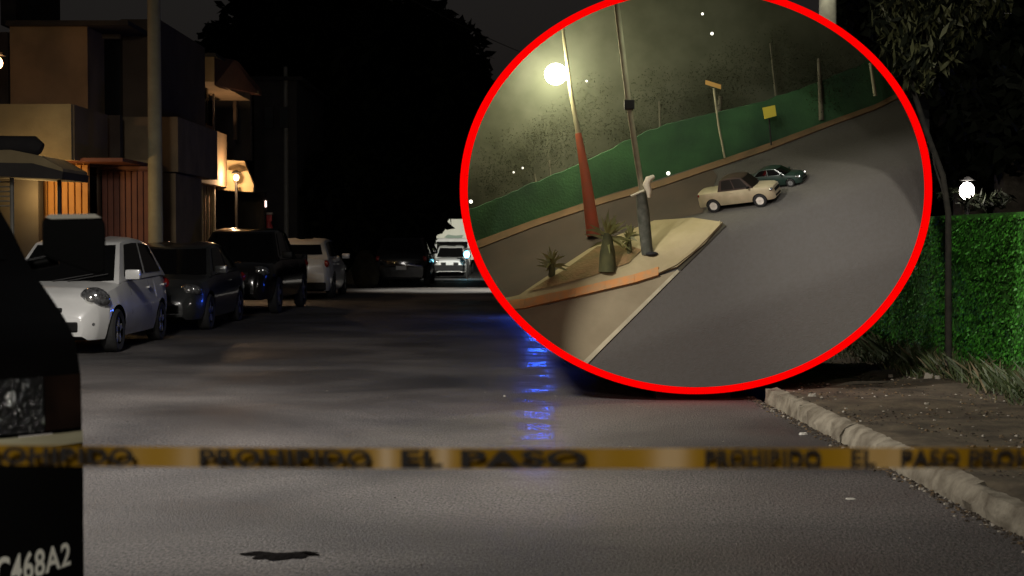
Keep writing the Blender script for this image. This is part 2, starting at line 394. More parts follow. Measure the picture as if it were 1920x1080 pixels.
# uneven dirt verge
bm = bmesh.new(); nX, nY = 26, 110; rowsv = []
for j in range(nY+1):
    Y = 5+j*(26-5)/nY; r = []
    for i in range(nX+1):
        X = KX(Y)+.14+i*(4.95-KX(Y)-.14)/nX
        r.append(bm.verts.new((X, Y, .10+.035*noise.noise(Vector((X*1.3, Y*1.3, 0)))+.02*noise.noise(Vector((X*6, Y*6, 3)))+(.0 if i else -.02))))
    rowsv.append(r)
for a, b in zip(rowsv, rowsv[1:]):
    for i in range(nX): bm.faces.new((a[i], a[i+1], b[i+1], b[i]))
struct(bmobj('verge', bm, dirt, None, True, 60))
conc = mat('pavement_concrete', (.14, .13, .11), .9, c2=(.2, .18, .15), scale=2, bump=.2)
struct(strip('pavement', lambda Y: -60, lambda Y: -7.0, .13, conc, ylist=[y for y in ys if y < 46]))
# kerb of concrete stones
kc = mat('kerb_concrete', (.12, .1, .07), .9, c2=(.27, .24, .18), scale=7, bump=.7, bscale=30, detail=9)
kerb = empty('kerb', (KX(10), 10, 0)); struct(kerb)
kb = [4.2, 5.6, 7.0, 8.35, 9.7, 11.0, 12.4, 13.82]
for i, (a, b) in enumerate(zip(kb, kb[1:])):
    bm = bmesh.new(); n = 26; rr = []
    n = 60
    tilt = random.uniform(-.02, .02); off = random.uniform(-.012, .012)
    for j in range(n+1):
        Y = a+.012+(b-a-.024)*j/n; x0 = KX(Y)+off
        def nn(k, s=1): return noise.noise(Vector((Y*3.1*s, k*7.3, i*2.2)))*.022+noise.noise(Vector((Y*13*s, k*3.7, 9)))*.013+(-.014 if noise.noise(Vector((Y*5.7, k*1.3, 4)))>.38 else 0)
        pr = [(x0+nn(1), -.05), (x0+.005+nn(2), .05), (x0+.03+nn(3)*1.3, .125+nn(4)*.6+tilt), (x0+.07, .135+nn(5)*.5), (x0+.125+nn(6)*.7, .13+nn(7)*.5-tilt), (x0+.15+nn(8)*.5, .09), (x0+.15, -.05)]
        rr.append([bm.verts.new((x-KX(10), Y-10, z)) for x, z in pr])
    for p, q in zip(rr, rr[1:]):
        for k in range(6): bm.faces.new((p[k], p[k+1], q[k+1], q[k]))
    bm.faces.new(rr[0]); bm.faces.new(rr[-1])
    bmobj('kerb_stone', bm, kc, kerb, True, 50)

# ------------------------------------------------------------ foliage helper
def leaves(name, blobs, size, m, parent=None, elong=1.6, down=0, seed=1):
    """blobs: (centre, radii, count)"""
    rnd = random.Random(seed); vs, fs, mi = [], [], []
    nm = len(m) if isinstance(m, (list, tuple)) else 1
    for c, rad, cnt in blobs:
        c = Vector(c)
        for _ in range(cnt):
            d = Vector((rnd.gauss(0, 1), rnd.gauss(0, 1), rnd.gauss(0, 1))).normalized()*(rnd.random()**.45)
            p = c+Vector((d.x*rad[0], d.y*rad[1], d.z*rad[2]))
            a = Vector((rnd.gauss(0, 1), rnd.gauss(0, 1), rnd.gauss(0, 1)-down)).normalized()
            b = a.orthogonal(); b.rotate(Matrix.Rotation(rnd.uniform(0, 6.28), 3, a)); b.normalize()
            s = size*rnd.uniform(.6, 1.4); k = len(vs)
            vs += [p-a*s*elong*.5, p+b*s*.35, p+a*s*elong*.5, p-b*s*.35]; fs.append((k, k+1, k+2, k+3)); mi.append(rnd.randrange(nm))
    o = meshobj(name, vs, fs, m, parent)
    if nm > 1: o.data.polygons.foreach_set('material_index', mi)
    return o
bark = mat('bark', (.05, .042, .03), .9, c2=(.09, .075, .055), scale=8, bump=.6)
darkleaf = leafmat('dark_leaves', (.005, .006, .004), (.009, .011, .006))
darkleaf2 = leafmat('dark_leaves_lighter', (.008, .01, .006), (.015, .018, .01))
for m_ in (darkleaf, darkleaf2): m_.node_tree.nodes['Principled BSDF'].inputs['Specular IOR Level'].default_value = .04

def tree(name, label, base, trunk, branches, blobs, size, m, group=None, seed=1, elong=1.6, down=0, bk=bark):
    t = tag(empty(name, base), label, 'tree', group); b0 = Vector(base)
    bm = bmesh.new(); tube(bm, [Vector(p)-b0 for p, r in trunk], [r for p, r in trunk], 10)
    bmobj('trunk', bm, bk, t, True, 60)
    for br in branches: tubeobj('branch', [Vector(p)-b0 for p, r in br], [r for p, r in br], bk, t, 7)
    leaves('crown', [(Vector(c)-b0, r, n) for c, r, n in blobs], size, m, t, elong, down, seed)
    return t

# ------------------------------------------------------------ houses on the left
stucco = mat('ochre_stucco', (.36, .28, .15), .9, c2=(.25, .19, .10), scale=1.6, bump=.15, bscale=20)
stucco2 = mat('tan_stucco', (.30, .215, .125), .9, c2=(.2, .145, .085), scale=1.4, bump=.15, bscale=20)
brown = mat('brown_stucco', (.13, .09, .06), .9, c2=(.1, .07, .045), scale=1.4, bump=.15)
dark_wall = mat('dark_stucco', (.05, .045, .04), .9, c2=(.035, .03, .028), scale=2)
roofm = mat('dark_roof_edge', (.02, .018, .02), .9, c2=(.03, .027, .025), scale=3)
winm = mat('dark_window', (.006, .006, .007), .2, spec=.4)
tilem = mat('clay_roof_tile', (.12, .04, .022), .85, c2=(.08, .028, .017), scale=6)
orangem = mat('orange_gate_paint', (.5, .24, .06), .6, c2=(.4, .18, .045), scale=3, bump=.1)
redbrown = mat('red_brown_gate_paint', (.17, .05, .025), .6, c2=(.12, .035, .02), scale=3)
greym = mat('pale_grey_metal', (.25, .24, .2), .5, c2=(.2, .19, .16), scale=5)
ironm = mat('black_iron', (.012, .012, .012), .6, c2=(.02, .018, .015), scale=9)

def fbox(name, px0, px1, pt, pb, Y, depth, m, parent=None, bev=0):
    """box whose front face at depth Y spans the given photo pixels"""
    a = at(px0, pt, Y); b = at(px1, pb, Y); o = parent.location if parent else Vector()
    return box(name, (a.x-o.x, b.x-o.x, Y-o.y, Y+depth-o.y, max(b.z, .0)-o.z if pb < 900 else -o.z+.0, a.z-o.z), m, parent, bev)
G_ = 1000  # means down to the ground

hA = tag(empty('house', (-9.5, 27, .13)), 'two storey ochre stucco house at left with the flat roof and orange gate', 'house')
fbox('wall', 18, 165, 47, 215, 29, 5.9, stucco2, hA)
fbox('roof', 10, 240, 38, 47, 28.8, 6.2, roofm, hA)
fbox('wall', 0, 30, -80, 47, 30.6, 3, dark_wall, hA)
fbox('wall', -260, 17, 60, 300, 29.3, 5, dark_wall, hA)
wn = fbox('window', 163, 226, 55, 222, 30.2, .3, winm, hA)
fbox('frame', 190, 193, 66, 218, 30.15, .04, ironm, wn)
fbox('lintel', 166, 224, 52, 72, 30.05, .14, stucco2, hA)
fbox('wall', 226, 300, 36, 222, 30.4, 4.5, brown, hA)
fbox('balcony_wall', -40, 134, 195, 300, 26.6, .18, stucco, hA)
fbox('balcony_wall', 134.6, 140, 196, 300, 26.7, 2.2, stucco2, hA)
fbox('balcony_floor', -40, 230, 296, 303, 27, 3.5, redbrown, hA)
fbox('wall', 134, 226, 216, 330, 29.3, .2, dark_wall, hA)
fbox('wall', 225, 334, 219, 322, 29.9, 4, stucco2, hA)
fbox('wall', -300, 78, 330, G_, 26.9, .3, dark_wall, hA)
fbox('wall', 181, 190, 312, G_, 28.3, .2, brown, hA)
fbox('wall', 305, 334, 325, G_, 29.9, 2.5, stucco2, hA)
fbox('ledge', 225, 290, 300, 318, 29.7, .25, stucco, hA)
# tiled canopy at the near left: cylinder tiles on a lit cornice
cn = tag(empty('entrance_canopy', at(40, 330, 24.5)), 'rounded tile canopy over a pale cornice at the far left of the houses', 'canopy')
def rel(o, v): return Vector(v)-o.location
bm = bmesh.new()
tube(bm, [rel(cn, at(-160, 272, 24.8)), rel(cn, at(66, 274, 24.8)), rel(cn, at(78, 279, 24.8))], [.17, .17, .1], 12)
bmobj('rolled_awning', bm, roofm, cn, True, 50)
v = [at(-160, 283, 24.5), at(20, 281, 24.5), at(75, 292, 24.5), at(118, 316, 24.5), at(118, 324, 24.5), at(-160, 300, 24.5)]
bm = bmesh.new(); f1 = [bm.verts.new(rel(cn, p)) for p in v]; f2 = [bm.verts.new(rel(cn, p+Vector((0, 1.4, 0)))) for p in v]
bm.faces.new(f1); bm.faces.new(f2[::-1])
for i in range(6): bm.faces.new((f1[i], f1[(i+1) % 6], f2[(i+1) % 6], f2[i]))
bmobj('cornice', bm, stucco, cn)
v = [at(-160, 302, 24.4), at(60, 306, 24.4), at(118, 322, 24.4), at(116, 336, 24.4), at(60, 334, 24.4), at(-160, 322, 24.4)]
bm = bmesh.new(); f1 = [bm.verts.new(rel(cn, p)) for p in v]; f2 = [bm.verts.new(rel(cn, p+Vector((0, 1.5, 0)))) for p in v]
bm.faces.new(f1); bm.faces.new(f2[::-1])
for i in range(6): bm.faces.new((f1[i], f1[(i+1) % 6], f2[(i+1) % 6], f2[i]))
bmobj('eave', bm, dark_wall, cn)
tubeobj('post', [rel(cn, at(111, 335, 24.9)), rel(cn, Vector((at(111, 335, 24.9).x, 24.9, .13)))], .035, ironm, cn)
tubeobj('post', [rel(cn, at(22, 330, 24.9)), rel(cn, Vector((at(22, 330, 24.9).x, 24.9, .13)))], .035, greym, cn)
for k in range(7): tubeobj('grille_bar', [rel(cn, at(-30, 332+k*9, 24.95)), rel(cn, at(22, 332+k*9, 24.95))], .012, greym, cn, 5)

# gates
def ribgate(name, label, px0, px1, pt, pb, Y, m, n, w=.035):
    a = at(px0, pt, Y); b = at(px1, pb, Y)
    t = tag(empty(name, (a.x, Y, .13)), label, 'gate')
    W_ = b.x-a.x; H = a.z-.13
    box('panel_back', (0, W_, .06, .09, 0, H), m, t)
    for k in range(n):
        x = W_*(k+.5)/n; box('slat', (x-W_/n*.42, x+W_/n*.42, 0, .055, .04, H-.03), m, t, bev=.012)
    box('top_rail', (-.02, W_+.02, -.03, .1, H, H+.06), redbrown, t)
    return t
ribgate('orange_gate', 'bright orange ribbed metal gate lit by a hidden lamp beneath the balcony', 76, 168, 306, 600, 27.6, orangem, 7)
ribgate('brown_gate', 'dark red brown slatted gate left of the pale utility pole', 190, 282, 318, 600, 28.4, redbrown, 8)

hB = tag(empty('house', (-9, 38, .13)), 'farther house with a pale upper wall, deep balcony recess and sloping tile awning', 'house')
fbox('wall', 296, 402, 105, 153, 37, 5, stucco2, hB)
fbox('roof', 290, 404, 99, 105, 36.8, 3, roofm, hB)
fbox('vent', 343, 358, 114, 134, 36.9, .1, winm, hB)
fbox('recess_wall', 300, 388, 153, 232, 38.5, .2, winm, hB)
fbox('railing', 300, 386, 186, 189, 37.1, .04, ironm, hB)
fbox('wall', 296, 334, 219, 334, 35, 6, stucco2, hB)
# street side wall with sloping top
v = [at(334, 220, 35), at(334, 330, 35), at(402, 324, 41), at(402, 238, 41)]
def prism(name, pts, off, m, parent):
    off = Vector(off); bm = bmesh.new(); n = len(pts)
    a = [bm.verts.new(p-parent.location) for p in pts]; b = [bm.verts.new(p+off-parent.location) for p in pts]
    bm.faces.new(a); bm.faces.new(b[::-1])
    for i in range(n): bm.faces.new((a[i], a[(i+1) % n], b[(i+1) % n], b[i]))
    return bmobj(name, bm, m, parent)
prism('side_wall', v, (-.2, .3, 0), stucco2, hB)
prism('tile_awning', [at(402, 106, 37), at(440, 112, 39), at(484, 165, 43), at(484, 176, 43), at(450, 172, 41), at(402, 160, 37)], (0, .6, 0), tilem, hB)
prism('awning_edge', [at(452, 164, 41.3), at(484, 170, 42.9), at(484, 176, 42.9), at(448, 172, 41.3)], (0, .15, 0), stucco, hB)
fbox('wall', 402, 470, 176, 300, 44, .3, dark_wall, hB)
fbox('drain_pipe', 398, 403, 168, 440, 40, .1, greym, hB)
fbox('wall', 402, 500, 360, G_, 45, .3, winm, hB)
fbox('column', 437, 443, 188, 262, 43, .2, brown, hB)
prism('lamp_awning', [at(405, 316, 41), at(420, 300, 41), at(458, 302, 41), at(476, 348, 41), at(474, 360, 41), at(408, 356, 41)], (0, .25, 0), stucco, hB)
prism('roof_slab', [at(374, 316, 38.6), at(398, 322, 38.6), at(398, 330, 38.6), at(374, 324, 38.6)], (0, .6, 0), greym, hB)
bg_ = tag(empty('bar_gate', (at(336, 330, 36).x, 36, .13)), 'pale grey barred gate beside the small wall lamp', 'gate')
for k in range(10):
    px = 337+k*6.6; Yk = 35.6+k*.5
    tubeobj('bar', [at(px, 334, Yk)-bg_.location, Vector((at(px, 334, Yk).x, Yk, .15))-bg_.location], .03 if k % 3 else .06, greym, bg_, 6)
tubeobj('top_rail', [at(336, 333, 35.6)-bg_.location, at(400, 330, 40.4)-bg_.location], .05, ironm, bg_, 6)
prism('back_panel', [at(335, 336, 36.2), at(402, 336, 41.2), at(402, 500, 41.2), at(335, 540, 36.2)], (-.05, .1, 0), brown, bg_)
hC = tag(empty('house', (-9.5, 52, .13)), 'unlit far house beyond the lantern, almost lost in the dark', 'house')
fbox('wall', 476, 560, 150, G_, 52, 8, dark_wall, hC)
fbox('roof', 470, 566, 143, 150, 51.8, 8, roofm, hC)
for p in ((496, 512, 200, 240), (524, 540, 200, 240)): fbox('window', *p, 51.9, .12, winm, hC)

# wall lamps on the houses
warm = (1, .6, .24)
def glow(name, label, p, r, c, s, power, sz=.04, off=(0, -.15, 0), cat='lamp', rangecol=None, fixture=True, group=None):
    t = tag(empty(name, p), label, cat, group)
    ellobj('bulb', (0, 0, 0), (r, r, r*1.2), emit(name+'_glow', c, s), t, 12)
    if fixture:
        bm = bmesh.new(); abox(bm, -r*1.3, r*1.3, -r*1.3, r*1.5, r*1.5, r*2); abox(bm, -.02, .02, -.02, r*4, r*2, r*2.4); bmobj('housing', bm, ironm, t)
    l = lamp('POINT', Vector(p)+Vector(off), power, rangecol or c, sz, name=name+'_light')
    return t
glow('wall_lamp', 'small warm wall lamp at the very left edge above the balcony', at(-4, 118, 27.5), .09, (1, .5, .2), 14, 16)
glow('wall_lamp', 'small warm wall lamp on the corner above the barred gate', at(338, 308, 34.8), .06, (1, .7, .3), 9, 55, off=(.2, -.3, -.1))
gl = glow('lantern', 'glowing lantern on a post under the pale triangular awning', at(443, 333, 40.6), .075, (1, .62, .34), 14, 130, off=(0, -.4, 0), fixture=False)
tubeobj('post', [(0, 0, -.13), (0, 0, -(gl.location.z-.13))], .04, ironm, gl)
bm = bmesh.new(); tube(bm, [(0, 0, .12), (0, 0, .2)], [.16, .02], 10); bmobj('cap', bm, ironm, gl)
lamp('POINT', at(70, 368, 26.5), 48, (1, .62, .22), .1, name='gate_lamp_light')
lamp('POINT', at(60, 262, 25.4), 10, (1, .75, .4), .1, name='canopy_lamp_light')
glow('street_lamp_far', 'tiny white street lamp beside the thin pole in the dark', at(553, 221, 60), .085, (.9, .95, 1), 16, 8, fixture=False)['category'] = 'street lamp'
# utility poles
polem = mat('concrete_pole', (.33, .3, .2), .85, c2=(.27, .24, .16), scale=4, bump=.25)
p0 = at(292, 455, 28)
up = tag(empty('utility_pole', (p0.x, 28, .13)), 'tall pale concrete utility pole rising behind the parked cars', 'pole')
tubeobj('shaft', [(0, 0, 0), (0, 0, 9.5)], [.145, .105], polem, up, 16)
p0 = at(537, 440, 52)
up2 = tag(empty('utility_pole', (p0.x, 52, -.1)), 'thin dark utility pole beside the tiny white street lamp', 'pole')
tubeobj('shaft', [(0, 0, 0), (0, 0, 7.6)], [.1, .07], greym, up2, 10)
p0 = at(1552, 10, 26)
up3 = tag(empty('utility_pole', (p0.x, 26, .02)), 'pale concrete pole top showing above the red oval rim at right', 'pole')
tubeobj('shaft', [(0, 0, 0), (0, 0, 10)], [.165, .14], mat('pale_pole', (.8, .78, .6), .85, c2=(.35, .33, .25), scale=3), up3, 16)
wire_pts = []
for k in range(25):
    t = k/24; wire_pts.append((at(296, 60, 28).x+t*9, 28+t*32, 8.9-.5*4*t*(1-t)+t*-.6))
tag(tubeobj('overhead_wire', wire_pts, .012, ironm), 'thin overhead wire crossing the dark sky from the pale pole', 'wire')
# red gas bottle / hydrant far left
p0 = at(504, 446, 47)
rc = tag(empty('red_pillar', (p0.x, 47, -.02)), 'small red pillar with a pale cap in front of the dark house', 'pillar')
redm = mat('red_enamel', (.4, .03, .03), .5, c2=(.25, .02, .02), scale=6)
tubeobj('shaft', [(0, 0, 0), (0, 0, 1.9), (0, 0, 2.1)], [.13, .13, .06], redm, rc, 12)
box('cap', (-.13, .13, -.13, .13, 2.32, 2.38), greym, rc)
box('neck', (-.1, .1, -.02, .02, 2.1, 2.32), redm, rc)
lamp('POINT', (p0.x+.3, 45.6, 2.6), 5, (1, .7, .6), .1, name='porch_light')

# ------------------------------------------------------------ dark trees behind
def mass(label, px, py, Y, rx, rz, cnt, size=.5, seed=1, m=None, n=9, hl=.0):
    rnd = random.Random(seed); c = at(px, py, Y); bl = []
    for k in range(n):
        a = 2*PI*k/n
        bl.append(((c.x+math.cos(a)*rx*.6, Y+rnd.uniform(-1.5, 1.5), c.z+math.sin(a)*rz*.6), (rx*.5, 2.2, rz*.5), cnt//(n+2)))
    bl.append(((c.x, Y, c.z), (rx*.7, 2.4, rz*.7), 2*cnt//(n+2)))
    return tree('broadleaf_tree', label, (c.x, Y, gz_(Y)), [((c.x, Y, gz_(Y)), .4), ((c.x+.2, Y, c.z*.5), .3), ((c.x, Y, c.z), .15)], [], bl, size, m or [darkleaf, darkleaf2], 'dark trees against the night sky', seed)
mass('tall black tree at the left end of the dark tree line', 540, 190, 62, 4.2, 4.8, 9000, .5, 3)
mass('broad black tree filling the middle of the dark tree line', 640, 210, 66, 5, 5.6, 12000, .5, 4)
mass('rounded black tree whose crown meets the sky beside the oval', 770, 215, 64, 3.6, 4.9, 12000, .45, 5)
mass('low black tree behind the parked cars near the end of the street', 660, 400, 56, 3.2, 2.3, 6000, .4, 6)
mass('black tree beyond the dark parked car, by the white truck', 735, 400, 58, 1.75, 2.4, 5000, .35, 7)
# opaque heart of the wood: a dense far hedge
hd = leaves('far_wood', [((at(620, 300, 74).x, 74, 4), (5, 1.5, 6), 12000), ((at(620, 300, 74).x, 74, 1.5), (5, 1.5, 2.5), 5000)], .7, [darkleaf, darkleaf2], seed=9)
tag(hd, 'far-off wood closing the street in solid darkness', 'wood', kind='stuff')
# a few twigs hanging in front of the truck
tw = tree('overhanging_tree', 'leafy sprays hanging in front of the white box truck', at(800, 560, 60), [(Vector((at(770, 500, 60).x, 60, gz_(60))), .2), (at(775, 380, 60), .15), (at(820, 395, 60), .05)], [],
     [(at(815, 410, 60), (.35, .4, .35), 90), (at(800, 385, 60), (.5, .5, .5), 220), (at(845, 380, 60), (.9, .5, .35), 350), (at(796, 430, 60), (.2, .3, .7), 160)], .2, [darkleaf, darkleaf2], seed=11)

# ------------------------------------------------------------ parked cars
def place(px, Y): return at(px, 450, Y).x
# car 1: nearest white hatchback; its street-side flank at x=-5.24
c1 = make_car('parked_car', (-5.24-.84, 19.3+1.9, 0), R(-90), HATCH, M['white_paint'])
tag(c1, 'white rounded hatchback with round headlights, nearest of the parked cars facing us', 'car', 'cars parked along the kerb')
box('badge', (1.9, 1.925, -.05, .05, .66, .73), M['chrome'], c1, bev=.02)
for sy in (-1, 1):
    ellobj('fog_light', (1.78, sy*.6, .4), (.05, .06, .05), M['lens'], c1, 12)
    tubeobj('wiper', [(1.12, sy*.1, .95), (.95, sy*.1+.5, 1.04)], .01, M['plastic'], c1, 5)
c2 = make_car('parked_car', (-5.02-.86, 24.2+2.15, 0), R(-90), SEDAN, M['grey_paint'])
tag(c2, 'dark grey compact car parked close behind the white hatchback', 'car', 'cars parked along the kerb')
c3 = make_car('parked_pickup', (-4.7-.94, 29.5+2.6, 0), R(-91), PICK, M['black_paint'])
tag(c3, 'black pickup truck with a tall cab, between the grey car and the far white one', 'pickup', 'cars parked along the kerb')
for sy in (-1, 1): ellobj('fog_light', (2.5, sy*.62, .55), (.05, .09, .05), M['lens'], c3, 12)
box('bed_opening', (-2.45, -1.12, -.76, .76, 1.1, 1.165), M['plastic'], c3)
box('tailgate', (-2.6, -2.54, -.85, .85, .6, 1.17), M['black_paint'], c3, bev=.02)
H4 = dict(HATCH); H4.update(L=4.2, W=1.78, top=[(-2.1, .85), (-2.06, 1.0), (-1.8, 1.05), (.9, 1.0), (1.2, .95), (1.8, .85), (2.0, .7), (2.1, .5)], plan=plan0(2.1), wheels=(-1.3, 1.3), R=.32, cab=(1.15, .4, -1.45, -1.95), roof=1.53)
c4 = make_car('parked_car', (-4.6-.89, 38+2.1, 0), R(90), H4, M['white_paint'])
tag(c4, 'white hatchback seen from behind with its dark rear window, beyond the black pickup', 'car', 'cars parked along the kerb')
box('rear_bumper', (-2.14, -2.05, -.75, .75, .22, .42), M['plastic'], c4, bev=.03)
box('badge', (-2.13, -2.1, -.05, .05, .78, .85), M['chrome'], c4, bev=.015)
c5 = make_car('parked_car', (place(752, 50), 50+2.3, gz_(50)), R(90), SUV, M['black_paint'])
tag(c5, 'black SUV seen from behind in the shade, just left of the white truck', 'car', 'cars parked along the kerb')
# white SUV/pickup under the box truck
wp = dict(PICK); wp.update(mini=1)
c6 = make_car('parked_pickup', (place(843, 80), 80+2.6, gz_(80)), R(-90), wp, M['white_paint'])
tag(c6, 'white pickup with a black grille facing us in front of the box truck', 'pickup')
box('plate', (2.6, 2.63, -.2, .2, .72, .86), M['plate'], c6)
box('bull_bar', (2.56, 2.64, -.85, .85, .4, .72), M['plastic'], c6, bev=.03)
# box truck
tk = tag(empty('box_truck', (place(846, 86), 89, gz_(88))), 'big white box truck standing square at the end of the street', 'truck')
tw_ = mat('white_truck_panel', (.68, .68, .58), .6, c2=(.6, .6, .5), scale=.8)
box('cargo_box', (-1.2, 1.2, .3, 7, .9, 3.35), tw_, tk, bev=.04)
box('chassis', (-1, 1, .3, 7, .5, .88), M['plastic'], tk)
box('cab', (-1.05, 1.05, -1.6, .2, .6, 2.2), M['white_paint'], tk, bev=.12)
box('windshield', (-.9, .9, -1.625, -1.58, 1.4, 2.0), M['glass'], tk, bev=.03)
bm = bmesh.new()
v = [(-.55, .285, 2.25), (-.1, .285, 2.15), (.5, .285, 2.2), (.6, .285, 2.4), (.1, .285, 2.36), (-.35, .285, 2.42)]
bm.faces.new([bm.verts.new(p) for p in v]); bmobj('painted_mark', bm, mat('faded_green_print', (.25, .32, .26), .7), tk)
for y in (-.9, 5.5):
    for sx in (-1, 1):
        bm = bmesh.new(); tube(bm, [(sx*.75, y, .42), (sx*1.05, y, .42)], .42, 18); w_ = bmobj('wheel', bm, M['rubber'], tk, True)
# police pickup with blue beacon behind the oval display
pp = dict(PICK); pp.update(mini=1)
c7 = make_car('police_pickup', (place(1065, 29.5), 29.5+2.6, 0), R(-90), pp, M['black_paint'])
tag(c7, 'dark pickup with blue roof beacons standing in the road behind the oval', 'pickup')
lb = box('light_bar', (.2, .45, -.62, .62, 1.79, 1.86), M['plastic'], c7)
be = emit('blue_beacon', (.04, .12, 1), 10); bs = emit('blue_strobe', (.03, .12, 1), 120)
box('beacon', (.18, .47, -.62, -.25, 1.86, 1.98), be, c7, bev=.02)
box('beacon', (.18, .47, .25, .62, 1.86, 1.98), be, c7, bev=.02)
box('strobe', (2.6, 2.66, -.72, -.42, .5, .68), bs, c7, bev=.01)
# cyan police light by the truck
pl = glow('beacon_lamp', 'small cyan and blue flashing lamp glowing right of the white pickup', at(875, 477, 79), .16, (.2, .75, 1), 9, 40, cat='beacon')
tubeobj('post', [(0, 0, -.15), (0, 0, -(pl.location.z-gz_(79)))], .03, ironm, pl, 6)
# pale wrapped bundle
bm = bmesh.new()
rs = []
pb = Vector((place(685, 47), 47, gz_(47)))
for k, (z, r) in enumerate([(0, .25), (.15, .35), (.45, .4), (.8, .36), (1.05, .25), (1.2, .12)]):
    rs.append([bm.verts.new((pb.x+math.cos(2*PI*i/14)*r*(1+.15*math.sin(i*2.3+k)), pb.y+math.sin(2*PI*i/14)*r, pb.z+z)) for i in range(14)])
for a, b in zip(rs, rs[1:]):
    for i in range(14): bm.faces.new((a[i], a[(i+1) % 14], b[(i+1) % 14], b[i]))
bm.faces.new(rs[0][::-1]); bm.faces.new(rs[-1])
tag(bmobj('wrapped_bundle', bm, mat('dusty_tarpaulin', (.02, .019, .013), .95, c2=(.012, .011, .008), scale=5, spec=.05), None, True, 60), 'pale wrapped upright bundle in the shade between the far cars', 'bundle')

# ------------------------------------------------------------ right side: wall, weeds, tree
wallm = mat('green_wall_paint', (.04, .18, .016), .85, c2=(.03, .12, .012), scale=5, bump=.4, bscale=22)
wl = tag(empty('green_wall', (4.9, 14, .05), .035), 'low green wall overgrown with leaves along the right hand verge', 'wall')
WX = lambda Y: 4.86+.0*(Y-14)
H_ = 1.67
for r_ in range(8):
    z0 = r_*.205
    nb = 31
    for k in range(nb):
        y0 = -6.7+k*.5+(.25 if r_ % 2 else 0); 
        bz = box('block', (0+random.uniform(0, .02), .2, y0+.008, y0+.492, z0+.008, z0+.197), wallm, wl) if r_ == 0 and k == 0 else None
        if bz: proto = bz; bz.location = (0, 0, 0); base_y, base_z = y0, z0; continue
        c = proto.copy(); col.objects.link(c); c.parent = wl; c.location = (random.uniform(-.012, .012), y0-base_y, z0-base_z)
box('mortar', (.03, .19, -6.75, 8.9, 0, H_-.03), wallm, wl)
box('coping', (-.02, .23, -6.75, 8.9, H_-.012, H_+.05), wallm, wl)
greenleaf = leafmat('ivy_leaves', (.035, .19, .012), (.055, .27, .02), 2.5); greenleaf2 = leafmat('ivy_leaves_dark', (.018, .085, .008), (.03, .12, .012), 2.5)
rnd = random.Random(5); vs, fs, mi = [], [], []
for _ in range(105000):
    y = rnd.uniform(-6.8, 7.5); z = rnd.uniform(0, H_+.04)
    dens = .35+.65*(1 if y < -.3 else .5) if z > .5 else 1
    nzv = noise.noise(Vector((y*1.6, z*1.6, 2)))
    if rnd.random() > dens*(.75+.7*nzv): continue
    x = -rnd.uniform(.01, .04+.16*max(0, nzv+.1))
    if z < .6: x -= rnd.uniform(0, .22)*(1-z/.6)
    s = rnd.uniform(.018, .046)*(1.25 if y < -.5 else .8)
    a = Vector((rnd.uniform(-.6, .1), rnd.gauss(0, .5), -1+rnd.uniform(-.2, .7))).normalized(); b = a.cross(Vector((-1, rnd.gauss(0, .4), rnd.gauss(0, .3)))).normalized()
    p = Vector((x, y, z)); k = len(vs)
    vs += [p, p+a*s*.55+b*s*.38, p+a*s*1.3, p+a*s*.55-b*s*.38]; fs.append((k, k+1, k+2, k+3)); mi.append(0 if rnd.random() < .65 else 1)
o = meshobj('ivy', vs, fs, [greenleaf, greenleaf2], wl); o.data.polygons.foreach_set('material_index', mi); o['kind'] = 'stuff'
# weeds at the foot
weedm = leafmat('weed_blades', (.03, .05, .015), (.07, .09, .03), 6); drym = mat('dry_stems', (.16, .13, .07), .8, c2=(.1, .08, .04), scale=8)
vs, fs, mi = [], [], []
for _ in range(8200):
    y = rnd.uniform(12, 21); x = 4.83-abs(rnd.gauss(0, .22))-(.15 if y > 15 else 0)*rnd.random()*3
    if x < 3.6: continue
    h = rnd.uniform(.03, .3)*rnd.uniform(.4, 1.2)*(1 if x > 4.3 else .55); a = rnd.uniform(0, 6.28); ln = rnd.uniform(.1, 1.4)
    d = Vector((math.cos(a)*ln*h, math.sin(a)*ln*h, h)); sd = Vector((math.sin(a), -math.cos(a), 0))*rnd.uniform(.004, .011)
    p = Vector((x, y, .08)); k = len(vs); vs += [p-sd, p+sd, p+d*.6+sd*.8+Vector((0, 0, h*.1)), p+d]; fs.append((k, k+1, k+2, k+3)); mi.append(1 if rnd.random() < .16 else 0)
o = meshobj('weeds', vs, fs, [weedm, drym]); o.data.polygons.foreach_set('material_index', mi)
tag(o, 'scrubby weeds and dry blades along the foot of the green wall', 'weeds', kind='stuff')
# grit, leaf litter and pale crumbs along kerb and verge
vs, fs, mi = [], [], []
def chip(x, y, z, s, k_):
    a = rnd.uniform(0, 6.28); k = len(vs); h = s*rnd.uniform(.2, .6)
    pts = [(math.cos(a+i*PI/2)*s*rnd.uniform(.5, 1), math.sin(a+i*PI/2)*s*rnd.uniform(.5, 1)) for i in range(4)]
    vs.extend([(x+p, y+q, z) for p, q in pts]+[(x+p*.6, y+q*.6, z+h) for p, q in pts])
    fs.extend([(k+4, k+5, k+6, k+7)]+[(k+i, k+(i+1) % 4, k+4+(i+1) % 4, k+4+i) for i in range(4)]); mi.extend([k_]*5)
for _ in range(1300):
    y = rnd.uniform(6, 14.3); chip(KX(y)-abs(rnd.gauss(0, .05))-.005, y, .0, rnd.uniform(.005, .022), rnd.choice((0, 1, 1, 1, 1, 1, 1, 3, 3)))
for _ in range(3600):
    y = rnd.uniform(6, 20); chip(rnd.uniform(KX(y)+.2, 4.8), y, .1, rnd.uniform(.006, .025), rnd.choice((0, 1, 1, 1, 1, 1, 3, 3, 3)))
for _ in range(260):
    y = rnd.uniform(6, 20); chip(rnd.uniform(-4, KX(y)), y, 0, rnd.uniform(.003, .01), rnd.choice((0, 1, 1)))
